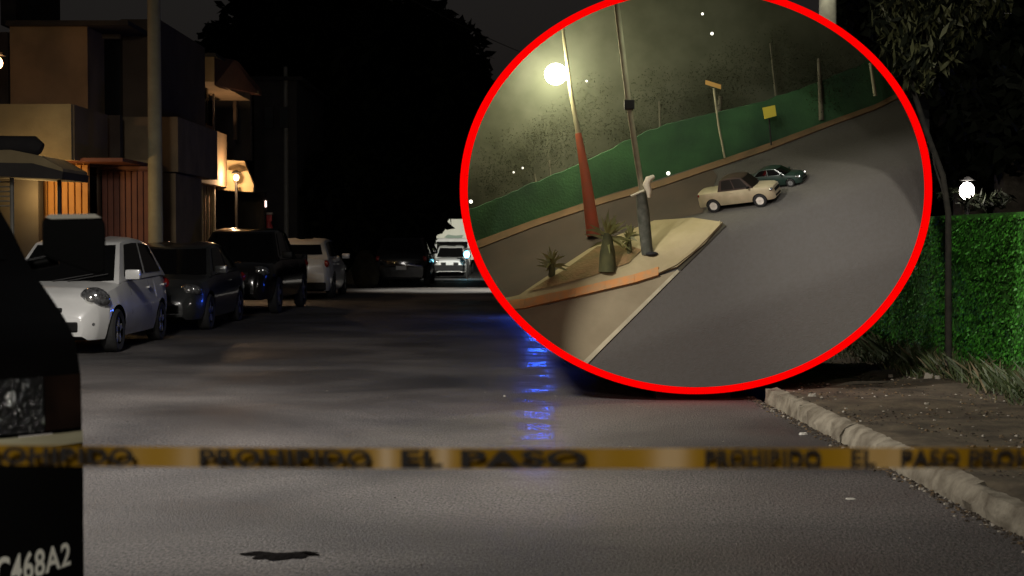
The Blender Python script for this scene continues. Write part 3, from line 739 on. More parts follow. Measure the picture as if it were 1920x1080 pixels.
crumb = [mat('pale_grit', (.3, .27, .22), .9), mat('dark_litter', (.04, .03, .02), .9), mat('pale_scrap', (.5, .48, .42), .8), mat('dry_leaf', (.12, .08, .04), .9)]
o = meshobj('debris', vs, fs, crumb); o.data.polygons.foreach_set('material_index', mi)
tag(o, 'grit, dead leaves and pale crumbs scattered along kerb and verge', 'debris', kind='stuff')
# larger scraps and stones
def scrap(px, py, s, lab, m, z=None, kind='paper_scrap', cat='litter', h=.02):
    Y = 4200/(py-450)*(1 if z is None else (CH-z)/CH); p = at(px, py, Y)
    bm = bmesh.new(); n = 7; a0 = rnd.uniform(0, 6)
    lo = [bm.verts.new((math.cos(2*PI*i/n+a0)*s*rnd.uniform(.6, 1), math.sin(2*PI*i/n+a0)*s*.6*rnd.uniform(.6, 1), 0)) for i in range(n)]
    hi = [bm.verts.new((v.co.x*.75, v.co.y*.75, h*rnd.uniform(.6, 1.2))) for v in lo]
    bm.faces.new(lo[::-1]); bm.faces.new(hi)
    for i in range(n): bm.faces.new((lo[i], lo[(i+1) % n], hi[(i+1) % n], hi[i]))
    o = bmobj(kind, bm, m); o.location = (p.x, p.y, (z or 0)); return tag(o, lab, cat)
scrap(1596, 938, .045, 'small white paper scrap lying flat on the asphalt before the kerb', crumb[2], h=.006)
scrap(1505, 816, .05, 'pale scrap against the kerb just above the tape', crumb[2], h=.015)
scrap(1742, 712, .06, 'larger pale stone at the edge of the weeds under the dark trunk', crumb[0], .1, 'stone', 'stone', .06)
scrap(1757, 714, .045, 'smaller pale stone touching the larger one under the dark trunk', crumb[0], .1, 'stone', 'stone', .045)
scrap(1738, 762, .035, 'pale pebble alone in the middle of the dirt verge', crumb[0], .1, 'stone', 'stone', .03)
scrap(1670, 708, .035, 'pale pebble on the verge beside the fallen branch', crumb[0], .1, 'stone', 'stone', .03)
scrap(1524, 744, .05, 'flat pale stone on the verge nearest the oval rim', crumb[0], .1, 'stone', 'stone', .03)
scrap(946, 744, .014, 'tiny bright fleck alone on the dark road left of the blue reflection', emit('glint_mark', (.3, .6, .5), .0) and crumb[2], h=.01)
scrap(1895, 985, .09, 'broken chunk of kerb lying in the gutter at the right edge', kc, 0, 'kerb_chunk', 'rubble', .04)
scrap(1835, 962, .06, 'cracked kerb fragment in the gutter left of the bigger chunk', kc, 0, 'kerb_chunk', 'rubble', .035)
br = at(1560, 722, 15)
tag(tubeobj('fallen_branch', [at(1555, 724, 14.3)*1, at(1600, 719, 14.4), at(1650, 717, 14.6), at(1690, 715, 14.8)], [.02, .022, .015, .006], bark, None, 7), 'dark fallen branch lying across the dirt verge', 'branch')
# pothole / dark rag on the road
bm = bmesh.new(); N = 60
c0 = at(528, 1046, 4200/(1046-450)); top = []; bot = []
for i in range(N):
    a = 2*PI*i/N; rr_ = 1+.9*noise.noise(Vector((math.cos(a)*2.6, math.sin(a)*2.6, 4)))+.25*noise.noise(Vector((math.cos(a)*9, math.sin(a)*9, 7))); x = c0.x+math.cos(a)*.175*(rr_*.4+.6); y = c0.y+math.sin(a)*.05*rr_+.05*math.cos(a*2)
    top.append(bm.verts.new((x, y, .004))); bot.append(bm.verts.new((x+(c0.x-x)*.35, y+(c0.y-y)*.35, .016)))
for i in range(N): bm.faces.new((top[i], top[(i+1) % N], bot[(i+1) % N], bot[i]))
bm.faces.new(bot)
tag(bmobj('dark_rag', bm, mat('black_rag', (.009, .008, .008), .95, spec=.02, bump=.8, scale=12), None, True, 60), 'flat crumpled black patch lying on the road in the foreground', 'rag')

# slender leaning tree before the wall
ol = leafmat('olive_leaves', (.05, .055, .02), (.11, .115, .045), 4)
bx = at(1778, 715, 15.2)
tr = [((bx.x, 15.2, .08), .036), (at(1778, 560, 15.2), .034), (at(1778, 400, 15.2), .032), (at(1768, 330, 15.4), .03), (at(1738, 250, 15.8), .03), (at(1714, 175, 16), .03), (at(1705, 120, 16), .025)]
tree('slender_tree', 'slender leaning tree with a thin dark trunk before the green wall', (bx.x, 15.2, .08), tr,
     [[(at(1714, 175, 16), .02), (at(1690, 90, 16), .015), (at(1672, 20, 16), .008)], [(at(1714, 180, 16), .02), (at(1745, 160, 16.2), .016), (at(1770, 70, 16.2), .01)],
      [(at(1705, 120, 16), .02), (at(1725, 60, 16), .012), (at(1720, 0, 16), .008)], [(at(1778, 400, 15.2), .012), (at(1765, 350, 15.3), .011), (at(1752, 310, 15.4), .01), (at(1744, 255, 15.8), .008)]],
     [(at(1700, 70, 16), (.3, .5, .4), 420), (at(1745, 40, 16), (.42, .5, .35), 620), (at(1790, 40, 16.1), (.35, .5, .35), 420), (at(1720, 130, 16), (.18, .3, .3), 220), (at(1770, 90, 16.1), (.2, .3, .25), 200), (at(1680, 20, 16), (.25, .4, .25), 240), (at(1840, 20, 16.2), (.3, .5, .3), 220)],
     .06, [ol, darkleaf2], seed=21, elong=2.8, down=1.6, bk=mat('dark_bark', (.012, .011, .008), .9, c2=(.03, .026, .018), scale=9))
# dark trees beyond the wall
def mass2(label, px, py, Y, rx, rz, cnt, seed):
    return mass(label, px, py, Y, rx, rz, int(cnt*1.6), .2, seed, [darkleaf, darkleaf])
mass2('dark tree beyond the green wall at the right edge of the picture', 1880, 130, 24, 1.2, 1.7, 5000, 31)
mass2('dark tree beyond the wall above the glaring lamp', 1800, 190, 27, 1.1, 1.6, 4500, 32)
mass2('dark tree standing right behind the slender tree', 1700, 60, 29, 1.4, 1.4, 4500, 33)
# lamp beyond the wall, glaring through grass
lp = at(1813, 358, 20)
gt = glow('garden_lamp', 'glaring white lamp just above the top of the green wall', lp, .1, (1, .9, .82), 22, 30, off=(0, -.3, .1), cat='lamp', fixture=False)
tubeobj('post', [(0, 0, -.14), (0, 0, -(lp.z-.02))], .04, ironm, gt, 8)
bm = bmesh.new(); tube(bm, [(0, 0, .14), (0, 0, .19)], [.1, .03], 10); bmobj('cap', bm, ironm, gt)
leaves_o = leaves('shrub_twigs', [(at(1850, 378, 19.8), (.4, .3, .12), 140), (at(1800, 365, 20.4), (.3, .2, .1), 60)], .05, [darkleaf2, darkleaf], seed=41, elong=3.4)
tag(leaves_o, 'thin twigs of a shrub lit by the lamp behind the wall', 'shrub', kind='stuff')

# ------------------------------------------------------------ foreground vehicle (only its corner is in view)
FVY = R(-90+20)
h = Vector((math.cos(FVY), math.sin(FVY))); s_ = Vector((-h.y, h.x))   # forward and vehicle-left
# the street-side edge of the nose: a steep bumper, a sloping bonnet and the windshield pillar
EDGE = [(Vector(at(x, y, Y))) for x, y, Y in ((-45, 318, 5.45), (-18, 362, 5.25), (0, 394, 5.12), (22, 432, 4.98), (48, 486, 4.82), (74, 527, 4.66), (98, 561, 4.5), (121, 597, 4.34), (137, 628, 4.2), (145, 656, 4.12), (149, 688, 4.08),
        (151, 700, 4.065), (152, 740, 4.06), (153, 780, 4.055), (153, 800, 4.05), (154, 806, 4.05), (155, 828, 4.05), (155, 836, 4.045), (156, 900, 4.04), (156, 980, 4.04), (157, 1060, 4.04), (157, 1140, 4.05), (155, 1230, 4.07))]
loc = Vector((EDGE[-1].x, EDGE[-1].y))
fv = empty('dark_van', (loc.x, loc.y, 0), FVY)
TS = [0, .012, .03, .06, .1, .15, .21, .3, .45, .7, .95, 1.2, 1.45, 1.6, 1.69, 1.75, 1.79, 1.83, 1.86, 1.878, 1.89]
def bul(t): 
    t = min(t, 1.89-t); return .13*(1-(1-min(max(t, 0)/.42, 1))**2.2)
invv = Matrix.Rotation(-FVY, 4, 'Z')
def vloc(p): return invv @ (p-Vector((loc.x, loc.y, 0)))
def nose(p, t, out=0): return vloc(p-Vector((s_.x, s_.y, 0))*t+Vector((h.x, h.y, 0))*(bul(t)+out))
def loftpart(name, i0, i1, m, out=0, t0=0, t1=1.89, side=1.5, closed=False):
    ts = [t for t in TS if t0 <= t <= t1]; P_ = EDGE[i0:i1+1]; vs, fs = [], []
    for p in P_:
        row = []
        if t0 == 0 and side: row += [vloc(p-Vector((h.x, h.y, 0))*side*.999-Vector((s_.x, s_.y, 0))*.02), vloc(p-Vector((h.x, h.y, 0))*side*.4)]
        row += [nose(p, t, out) for t in ts]
        if t1 >= 1.89 and side: row += [vloc(p-Vector((h.x, h.y, 0))*side-Vector((s_.x, s_.y, 0))*1.87)]
        vs += row; W_ = len(row)
    for a in range(len(P_)-1):
        for k in range(W_-1): fs.append((a*W_+k, a*W_+k+1, (a+1)*W_+k+1, (a+1)*W_+k))
    return meshobj(name, vs, fs, m, fv, True, 40)
loftpart('bonnet', 3, 11, M['van_paint'])
loftpart('windshield_frame', 0, 3, M['van_paint'])
loftpart('windshield', 0, 4, M['glass'], .012, .06, 1.8, 0)
loftpart('panel', 11, 15, M['plastic'], -.004)
# rear shell of the cab and load space
top_z = EDGE[0].z; b0_ = vloc(EDGE[0])
box('rear_body', (b0_.x-3.4, b0_.x-.2, b0_.y-1.85, b0_.y-.05, .45, top_z+.02), M['van_paint'], fv, bev=.06)
for sx in (.35, .35-2.9):
    for yy in (-.16, -1.73): wheel(fv, b0_.x+sx-.1, yy, .36, .22)
tag(fv, 'glossy black vehicle nosing in at the left edge, with its headlight and white bumper number', 'van')
# big wing mirror on the street side
mc = at(138, 460, 5.25)
inv = Matrix.Rotation(-FVY, 4, 'Z')
ml = inv @ (mc-Vector((loc.x, loc.y, 0)))
bm = bmesh.new()
mq = [(79, 411), (92, 405), (180, 404), (194, 411), (198, 425), (198, 508), (190, 515), (168, 512), (92, 484), (79, 476)]
fr = [bm.verts.new((inv @ (at(x, y, 5.18)-Vector((loc.x, loc.y, 0))))) for x, y in mq]
mc_ = at(138, 458, 5.32)
bk = [bm.verts.new((inv @ (at(x, y, 5.32).lerp(mc_, .12)-Vector((loc.x, loc.y, 0))))) for x, y in mq]
bm.faces.new(fr); bm.faces.new(bk[::-1])
for i in range(len(mq)): bm.faces.new((fr[i], fr[(i+1) % len(mq)], bk[(i+1) % len(mq)], bk[i]))
bmesh.ops.bevel(bm, geom=bm.edges[:], offset=.006, segments=2, affect='EDGES')
mroot = bmobj('wing_mirror', bm, M['mirror_black'], fv, True, 60)
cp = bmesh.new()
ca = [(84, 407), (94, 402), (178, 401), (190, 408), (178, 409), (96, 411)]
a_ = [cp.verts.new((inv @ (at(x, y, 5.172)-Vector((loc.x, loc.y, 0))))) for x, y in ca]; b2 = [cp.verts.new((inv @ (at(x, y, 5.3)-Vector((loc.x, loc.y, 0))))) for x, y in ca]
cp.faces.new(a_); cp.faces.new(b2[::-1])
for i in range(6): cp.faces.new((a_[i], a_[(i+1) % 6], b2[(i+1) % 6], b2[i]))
bmobj('top_highlight', cp, mat('mirror_highlight', (.6, .57, .48), .35), mroot)  # gloss highlight painted as a pale strip along the mirror top
mroot['label'] = 'large square black wing mirror with a painted highlight along its top'
tubeobj('arm', [(ml.x-.03, ml.y-.05, ml.z-.05), (ml.x-.06, ml.y-.3, ml.z-.1)], .022, M['mirror_black'], mroot)
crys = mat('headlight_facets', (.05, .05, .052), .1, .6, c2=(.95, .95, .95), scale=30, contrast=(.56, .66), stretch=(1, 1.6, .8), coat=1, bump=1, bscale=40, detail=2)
loftpart('headlight_cluster', 11, 14, crys, .012, .1, .6, 0)
loftpart('side_lamp', 11, 14, mat('smoked_lens', (.012, .007, .005), .3, c2=(.03, .016, .011), scale=8, spec=.3), .006, 0, .1, .05)
loftpart('headlight_cluster', 11, 14, crys, .012, 1.3, 1.79, 0)
loftpart('chrome_band', 15, 16, mat('pale_chrome_shine', (.85, .8, .55), .45, .25, c2=(.7, .64, .42), scale=5, stretch=(1, 1, 8)), .016, 0, 1.89, .05)  # bright reflection of the chrome put into a pale, mostly non-metal colour
loftpart('bumper', 16, 22, mat('black_bumper', (.003, .003, .003), .7, spec=.1), .006, 0, 1.89, 1.2)
# the bumper number in white characters following the corner
def text_mesh(body, size, m, parent, name='lettering', ext=.0015, off=.022):
    cu = bpy.data.curves.new(name, 'FONT'); cu.body = body; cu.size = size; cu.extrude = ext; cu.offset = size*off; cu.space_character = 1.08
    o = bpy.data.objects.new(name, cu); col.objects.link(o)
    dg = bpy.context.evaluated_depsgraph_get(); me = bpy.data.meshes.new_from_object(o.evaluated_get(dg)); bpy.data.objects.remove(o); bpy.data.curves.remove(cu)
    me.materials.clear(); me.materials.append(m)
    o = bpy.data.objects.new(name, me); col.objects.link(o); o.parent = parent
    return o
white_print = mat('white_reflective_print', (.95, .93, .82), .5)
tx = text_mesh('FC468A2', .1, white_print, fv)
wtx = max(v.co.x for v in tx.data.vertices); ytx = max(v.co.y for v in tx.data.vertices)
for v in tx.data.vertices:
    u = v.co.x/wtx; q = max(0, v.co.y/ytx); t = .036+(1-u)*.222
    pyb = 1052+(1-u)*27; pyt = 1009+(1-u)*11; py = pyb+(pyt-pyb)*q
    k = (py-980)/80; base_ = EDGE[19].lerp(EDGE[20], k) if k < 1 else EDGE[20].lerp(EDGE[21], (py-1060)/80)
    v.co = nose(base_, t, .009+v.co.z)

# ------------------------------------------------------------ barrier tape
TY = 2.35
tapem = bpy.data.materials.new('yellow_tape'); tapem.use_nodes = True
n = tapem.node_tree; b = n.nodes['Principled BSDF']; b.inputs['Base Color'].default_value = (.5, .27, .012, 1); b.inputs['Roughness'].default_value = .4
tr_ = n.nodes.new('ShaderNodeBsdfTranslucent'); tr_.inputs[0].default_value = (.4, .22, .01, 1); mxs = n.nodes.new('ShaderNodeMixShader'); mxs.inputs[0].default_value = .3
n.links.new(b.outputs[0], mxs.inputs[1]); n.links.new(tr_.outputs[0], mxs.inputs[2]); n.links.new(mxs.outputs[0], n.nodes['Material Output'].inputs[0])
tp = tag(empty('barrier_tape', at(960, 856, TY)), 'yellow barrier tape with black lettering stretched across the whole street', 'tape')
def tape_z(px): return 853+ (px/1920)*9+3*math.sin(px/420)   # centre line in photo pixels
vs, fs = [], []
NS = 150
for i in range(NS+1):
    px = -160+i*(2240/NS)
    for k in (-1, 1):
        p = at(px, tape_z(px)+k*19, TY+.008*math.sin(px/70)*k+.006*math.sin(px/31)); vs.append(p-tp.location)
for i in range(NS): fs.append((2*i, 2*i+1, 2*i+3, 2*i+2))
meshobj('strip', vs, fs, tapem, tp, True, 80)
ink = mat('black_ink', (.012, .008, .006), .6)
def tape_word(word, px0, px1):
    nC = len(word); wch = (px1-px0)/nC
    t = text_mesh(word, 1, ink, tp, 'lettering', 0, .04)
    xs_ = [v.co.x for v in t.data.vertices]; ys_ = [v.co.y for v in t.data.vertices]; x0, x1, y0, y1 = min(xs_), max(xs_), min(ys_), max(ys_)
    for v in t.data.vertices:
        px = px0+(v.co.x-x0)/(x1-x0)*(px1-px0); py = tape_z(px)+17-33*(v.co.y-y0)/(y1-y0)
        v.co = at(px, py, TY-.018)-tp.location
for wd, a, b_ in (('PROHIBIDO', -60, 250), ('PROHIBIDO', 374, 696), ('EL', 752, 830), ('PASO', 864, 1100), ('PROHIBIDO', 1322, 1540), ('EL', 1596, 1642), ('PASO PROHIBIDO', 1690, 2060)): tape_word(wd, a, b_)

# ------------------------------------------------------------ the oval display standing in the street:
# a deep shadow box with a glowing red rim and a model street at night inside
ECX, ECY, EA, EB, FY = 1305.0, 355.0, 443.0, 384.0, 13.9
def vv(px, py): return py+.34*(px-1300)-307
VT = [(-60, 16.72), (0, 16.66), (60, 16.36), (74, 16.22), (126, 15.5), (145, 15.36), (300, 15.0), (480, 14.86)]
def GY(px, py): 
    v = vv(px, py); return sum(interp(VT, v+d) for d in (-12, -6, 0, 6, 12))/5
def G(px, py): return at(px, py, GY(px, py))
def GN(px, py):
    a = G(px+3, py)-G(px-3, py); b = G(px, py-3)-G(px, py+3); return a.cross(b).normalized()
def epx(k, s=1.0, n=160): a = 2*PI*k/n; return ECX+EA*s*math.cos(a), ECY+EB*s*math.sin(a)
rimm = emit('glowing_red', (1, .0, .0), .98); rimm.node_tree.nodes['Principled BSDF'].inputs['Specular IOR Level'].default_value = 0; shellm = mat('shell_black', (.008, .008, .008), .8, c2=(.012, .012, .012), scale=5)
ov = tag(empty('oval_display', (at(ECX, 735, FY).x, FY, .0)), 'huge oval shadow box with a glowing red rim, standing at the right of the street', 'display')
NE = 160
def loop(s, Y): return [at(*epx(k, s), Y)-ov.location for k in range(NE)]
l0 = loop(1.0, FY-.02); l1 = loop(.9665, FY-.02); l2 = loop(.9665, FY+.06); l3 = loop(1.0, FY+.06)
vs = l0+l1+l2+l3; fs = []
for r in range(4):
    for k in range(NE): fs.append((r*NE+k, r*NE+(k+1) % NE, ((r+1) % 4)*NE+(k+1) % NE, ((r+1) % 4)*NE+k))
meshobj('rim', vs, fs, rimm, ov, True, 40)
YB = 16.98
loops = [loop(.99, FY+.06)]; NL = 12
for q in range(NL+1):
    lp_ = []
    for k in range(NE):
        px, py = epx(k, .988)
        py2 = min(py, -34+307-.34*(px-1300)); y_ = py+(py2-py)*q/NL
        Yq = min(YB, GY(px, y_)+.14) if vv(px, py) > -34 else YB-.02
        if q == NL: Yq = YB
        lp_.append(at(px, y_, Yq)-ov.location)
    loops.append(lp_)
vs = [p for l in loops for p in l]; fs = []
for r in range(len(loops)-1):
    for k in range(NE): fs.append((r*NE+k, r*NE+(k+1) % NE, (r+1)*NE+(k+1) % NE, (r+1)*NE+k))
fs.append(tuple((len(loops)-1)*NE+k for k in range(NE)))
meshobj('shell', vs, fs, shellm, ov, True, 40)
foot = bmesh.new(); b0 = at(ECX, 741, FY); abox(foot, -.35, .35, .2, .5, 0.0, max(.012, b0.z+.03)); bmobj('foot', foot, shellm, ov)

def inside(m=1.01): return [epx(k, m) for k in range(NE)]
def clampe(x, y, m=.98):
    q = math.hypot((x-ECX)/EA, (y-ECY)/EB)
    return (x, y) if q <= m else (ECX+(x-ECX)*m/q, ECY+(y-ECY)*m/q)
def sheet(name, pts, m, off=0.0, skirt=True, step=12, clipline=None):
    bm = bmesh.new(); bm.faces.new([bm.verts.new((x, y, 0)) for x, y in pts])
    if clipline is not None:   # keep only v > clipline
        # v = y + .34x - 442-307
        n_ = Vector((.34, 1, 0)); p_ = Vector((1300, 307+clipline, 0))
        bmesh.ops.bisect_plane(bm, geom=bm.verts[:]+bm.edges[:]+bm.faces[:], plane_co=p_, plane_no=n_, clear_inner=True)
    n_ = Vector((.34, 1, 0)); v0 = min(vv(v.co.x, v.co.y) for v in bm.verts); v1 = max(vv(v.co.x, v.co.y) for v in bm.verts)
    q = math.ceil(v0/step)*step
    while q < v1:
        bmesh.ops.bisect_plane(bm, geom=bm.verts[:]+bm.edges[:]+bm.faces[:], plane_co=Vector((1300, 307+q, 0)), plane_no=n_); q += step
    x0 = min(v.co.x for v in bm.verts); x1 = max(v.co.x for v in bm.verts); q = math.ceil(x0/30)*30
    while q < x1:
        bmesh.ops.bisect_plane(bm, geom=bm.verts[:]+bm.edges[:]+bm.faces[:], plane_co=Vector((q, 0, 0)), plane_no=Vector((1, 0, 0))); q += 30
    for v in bm.verts:
        x, y = clampe(v.co.x, v.co.y); v.co.x = x; v.co.y = y
    uv = {v: (v.co.x, v.co.y) for v in bm.verts}
    if skirt and off > 0:
        r = bmesh.ops.extrude_edge_only(bm, edges=[e for e in bm.edges if len(e.link_faces) == 1])
        low = [v for v in r['geom'] if isinstance(v, bmesh.types.BMVert)]
        lw = {v: (v.co.x, v.co.y) for v in low}
    else: lw = {}
    for v, (x, y) in uv.items(): v.co = G(x, y)+GN(x, y)*off
    for v, (x, y) in lw.items(): v.co = G(x, y)-GN(x, y)*.004
    return bmobj(name, bm, m, None, True, 50)

mroad = mat('model_asphalt', (.068, .062, .052), .85, c2=(.078, .073, .065), scale=26, bump=.3, bscale=70, contrast=(.25, .75))
mconc = mat('model_concrete', (.30, .25, .13), .9, c2=(.36, .3, .17), scale=4, bump=.2)
mpath = mat('model_driveway', (.2, .165, .1), .9, c2=(.25, .21, .13), scale=3, bump=.2)
morange = mat('model_orange_kerb', (.52, .23, .07), .8, c2=(.42, .24, .1), scale=14, contrast=(.4, .6))
msoil = mat('model_soil', (.13, .1, .035), .95, c2=(.2, .12, .05), scale=7, bump=.6)
mbrown = mat('model_far_verge', (.17, .1, .05), .95, c2=(.12, .08, .04), scale=6)
mdark = mat('model_dark_road', (.07, .05, .035), .9, c2=(.055, .042, .03), scale=3)
struct(sheet('road', inside(.982), mroad, 0, False, clipline=-40))
struct(sheet('side_road', [(840, 480), (960, 425), (1110, 372), (1235, 340), (1330, 312), (1345, 330), (1318, 400), (1230, 418), (1120, 470), (1000, 545), (960, 575), (900, 560)], mdark, .005, False))
struct(sheet('driveway', [(948, 582), (1030, 572), (1130, 546), (1210, 526), (1268, 508), (1180, 596), (1094, 684), (1050, 690), (960, 640)], mpath, .009, True))
struct(sheet('traffic_island', [(1120, 462), (1228, 418), (1300, 413), (1356, 421), (1322, 458), (1270, 502), (1205, 522), (1100, 545), (1030, 558), (950, 575), (938, 566), (975, 557)], mconc, .032))
struct(sheet('planting_bed', [(990, 552), (1060, 512), (1122, 468), (1180, 466), (1205, 474), (1180, 497), (1110, 522), (1040, 541)], msoil, .04, False))
kb2 = tag(empty('island_kerb', G(1100, 545)), 'orange painted kerb curving along the front of the model traffic island', 'kerb')
kp = [(944, 578), (985, 574), (1030, 563), (1080, 552), (1135, 539), (1190, 526), (1235, 512), (1268, 497), (1300, 472), (1330, 445), (1352, 424)]
for i, (a, b) in enumerate(zip(kp, kp[1:])):
    wv = 9 if i < 6 else 4
    pa = [Vector(a), Vector(b)]; 
    q = [(a[0]+.15, a[1]-wv), (b[0]-.15, b[1]-wv), (b[0]-.15, b[1]+wv*.7), (a[0]+.15, a[1]+wv*.7)]
    o = sheet('kerb_stone', q, morange if i < 6 else mconc, .046, True, step=9)
    for v in o.data.vertices: v.co -= kb2.location
    o.parent = kb2
struct(sheet('driveway_edge', [(1270, 506), (1274, 510), (1100, 684), (1092, 680)], mat('model_edge_line', (.4, .36, .24), .8, c2=(.3, .27, .18), scale=8), .014))
struct(sheet('island_edge_joint', [(1356, 421), (1362, 424), (1276, 508), (1270, 503)], mat('model_gutter', (.035, .03, .018), .9, c2=(.05, .045, .025), scale=5), .012, False))
struct(sheet('far_verge', [(870, 462), (1000, 414), (1120, 374), (1240, 339), (1330, 308), (1433, 273), (1560, 226), (1640, 198), (1712, 160), (1712, 172), (1640, 207), (1560, 236), (1433, 285), (1330, 320), (1240, 351), (1120, 386), (1000, 427), (880, 474)], mbrown, .016))
# green wall of the model
gw = mat('model_green_wall', (.045, .13, .05), .9, c2=(.022, .06, .03), scale=1.6, bump=.3, bscale=40)
gwr = tag(empty('green_wall', at(1240, 332, 16.62)), 'model green wall running behind the model road inside the oval', 'wall')
wpts = [(850, 468, 405), (900, 450, 386), (980, 422, 352), (1100, 380, 302), (1180, 354, 262), (1240, 335, 236), (1330, 306, 214), (1433, 272, 190), (1520, 240, 160), (1600, 211, 128), (1650, 192, 100), (1720, 160, 80)]
for a, b in zip(wpts, wpts[1:]):
    n_ = 8; vs = []; fs = []
    for i in range(n_+1):
        t = i/n_; px = a[0]+(b[0]-a[0])*t; pb_ = a[1]+(b[1]-a[1])*t; pt_ = a[2]+(b[2]-a[2])*t+5*noise.noise(Vector((px*.045, 1, 0)))
        Y = GY(px, pb_); (pxb, pb_), (pxt, pt_) = clampe(px, pb_), clampe(px, pt_)
        vs += [at(pxb, pb_, Y)-gwr.location, at(pxt, pt_, Y)-gwr.location, at(pxt, pt_-1, Y+.05)-gwr.location, at(pxb, pb_, Y+.05)-gwr.location]
    for i in range(n_):
        for k in range(4): fs.append((i*4+k, i*4+(k+1) % 4, i*4+4+(k+1) % 4, i*4+4+k))
    fs += [(0, 1, 2, 3), (n_*4, n_*4+3, n_*4+2, n_*4+1)]
    meshobj('wall_panel', vs, fs, gw, gwr)
# backdrop of the shadow box and its dim trees
bdm = mat('model_night_backdrop', (.055, .06, .036), .95, c2=(.1, .105, .072), scale=1.8, detail=4)  # olive night haze put into the backdrop colours
pts = [at(*epx(k, .985), YB-.03) for k in range(NE)]
bd = meshobj('sky_backdrop', pts, [tuple(range(NE))], bdm); struct(bd)
def translucent(m, c, f=.5):
    n = m.node_tree; t = n.nodes.new('ShaderNodeBsdfTranslucent'); t.inputs[0].default_value = (*c, 1); x = n.nodes.new('ShaderNodeMixShader'); x.inputs[0].default_value = f
    n.links.new(n.nodes['Principled BSDF'].outputs[0], x.inputs[1]); n.links.new(t.outputs[0], x.inputs[2]); n.links.new(x.outputs[0], n.nodes['Material Output'].inputs[0])
ml1 = leafmat('model_leaves', (.052, .057, .034), (.068, .073, .045), 2); ml2 = leafmat('model_leaves_dark', (.042, .046, .028), (.055, .06, .036), 2)
for m_ in (ml1, ml2): translucent(m_, (.055, .06, .036)); m_.node_tree.nodes['Principled BSDF'].inputs['Specular IOR Level'].default_value = .05
mtrunk = mat('model_bark', (.16, .15, .1), .9, c2=(.1, .095, .07), scale=9)
def mtree(label, px, pbase, pxt, ptop, crown, w_=4, seed=1, Y=16.8):
    b = at(px, pbase, Y); t = tag(empty('model_tree', b), label, 'model tree', 'model trees inside the oval')
    tubeobj('trunk', [(0, 0, 0), (at((px+pxt)/2, (pbase+ptop)/2, Y)-b), at(pxt, ptop, Y)-b], [mpp(Y)*w_/2, mpp(Y)*w_*.42, mpp(Y)*w_*.3], mtrunk, t, 8)
    leaves('crown', [(at(x, y, Y+.02)-b, (rx*mpp(Y), .09, ry*mpp(Y)*1.15), int(n*1.2)) for x, y, rx, ry, n in crown], .014, [ml1, ml2], t, 1.5, 0, seed)
mtree('model tree with two pale stems at the left inside the oval', 1012, 392, 1002, 326, [(960, 300, 70, 60, 800), (1020, 270, 60, 50, 700), (920, 330, 40, 40, 380)], 6, 51)
mtree('model tree behind the lit model lamp', 1035, 380, 1030, 300, [(1060, 250, 70, 60, 800), (1110, 200, 60, 60, 600)], 5, 52)
mtree('model tree rising behind the thin model pole', 1240, 300, 1236, 190, [(1240, 190, 70, 60, 900), (1180, 250, 50, 40, 450)], 5, 53)
mtree('model tree with a dark broad crown behind the model car', 1345, 290, 1350, 180, [(1330, 180, 60, 70, 900), (1380, 140, 60, 60, 700), (1375, 250, 45, 40, 500)], 12, 54, 16.7)
mtree('model tree with a slim pale trunk above the yellow sign', 1456, 190, 1444, 80, [(1450, 110, 50, 60, 500), (1500, 150, 50, 60, 600)], 5, 55)
mtree('model tree in the dark gap of the model wall', 1540, 225, 1535, 110, [(1545, 160, 38, 70, 800), (1600, 130, 45, 50, 300)], 10, 56, 16.6)
# model poles and lamp
def mpole(name, label, pts, wpx, m, cat, Y, dY=0):
    b = at(*pts[0], Y); o = tag(empty(name, b), label, cat)
    tubeobj('shaft', [at(x, y, Y+dY*i)-b for i, (x, y) in enumerate(pts)], [w_*mpp(Y)/2 for w_ in wpx], m, o, 12); return o
redpole = mat('model_red_pole', (.5, .1, .045), .7, c2=(.4, .12, .06), scale=6)
palep = mat('model_pale_pole', (.36, .34, .22), .8, c2=(.28, .26, .17), scale=8)
lpole = mpole('model_lamp_post', 'model lamp post with a red painted shaft and a blazing white head', [(1113, 442), (1098, 330), (1084, 250)], [27, 19, 12], redpole, 'model lamp post', 16.2)
tubeobj('upper_shaft', [at(1084, 250, 16.2)-lpole.location, at(1070, 170, 16.2)-lpole.location, at(1055, 52, 16.2)-lpole.location], [10*mpp(16)/2, 8*mpp(16)/2, 6*mpp(16)/2], palep, lpole, 10)
tubeobj('arm', [at(1066, 150, 16.2)-lpole.location, at(1044, 140, 16.35)-lpole.location], .012, palep, lpole, 8)
HL = at(1042, 139, 16.35)
ellobj('lamp_head', HL-lpole.location, (.125, .1, .12), emit('model_lamp_glow', (1, .97, .82), 9), lpole, 20)
lamp('POINT', HL+Vector((.02, -.2, -.03)), 70, (1, .9, .56), .1, name='model_lamp_light')
lamp('POINT', HL+Vector((-.02, .3, .02)), 48, (1, .95, .7), .08, name='model_halo_light')  # added behind the head to throw a glare halo on the backdrop
bp_ = mpole('model_utility_pole', 'slim pale model pole with a dark clamp, leaning at the tip of the island', [(1205, 366), (1180, 205), (1154, -8)], [11, 11, 11], palep, 'model pole', 15.4)
box('clamp', tuple(c for c in (at(1170, 200, 15.4).x-bp_.location.x, at(1189, 200, 15.4).x-bp_.location.x, -.06, .04, at(0, 206, 15.4).z-bp_.location.z, at(0, 188, 15.4).z-bp_.location.z)), shellm, bp_, bev=.01)
pbm = mat('model_dark_post', (.06, .065, .045), .8, c2=(.13, .13, .1), scale=14, contrast=(.45, .75))
bpost = mpole('model_post', 'thick dark model post at the foot of the slim leaning pole', [(1214, 477), (1206, 400), (1202, 362)], [22, 24, 20], pbm, 'model post', 15.38)
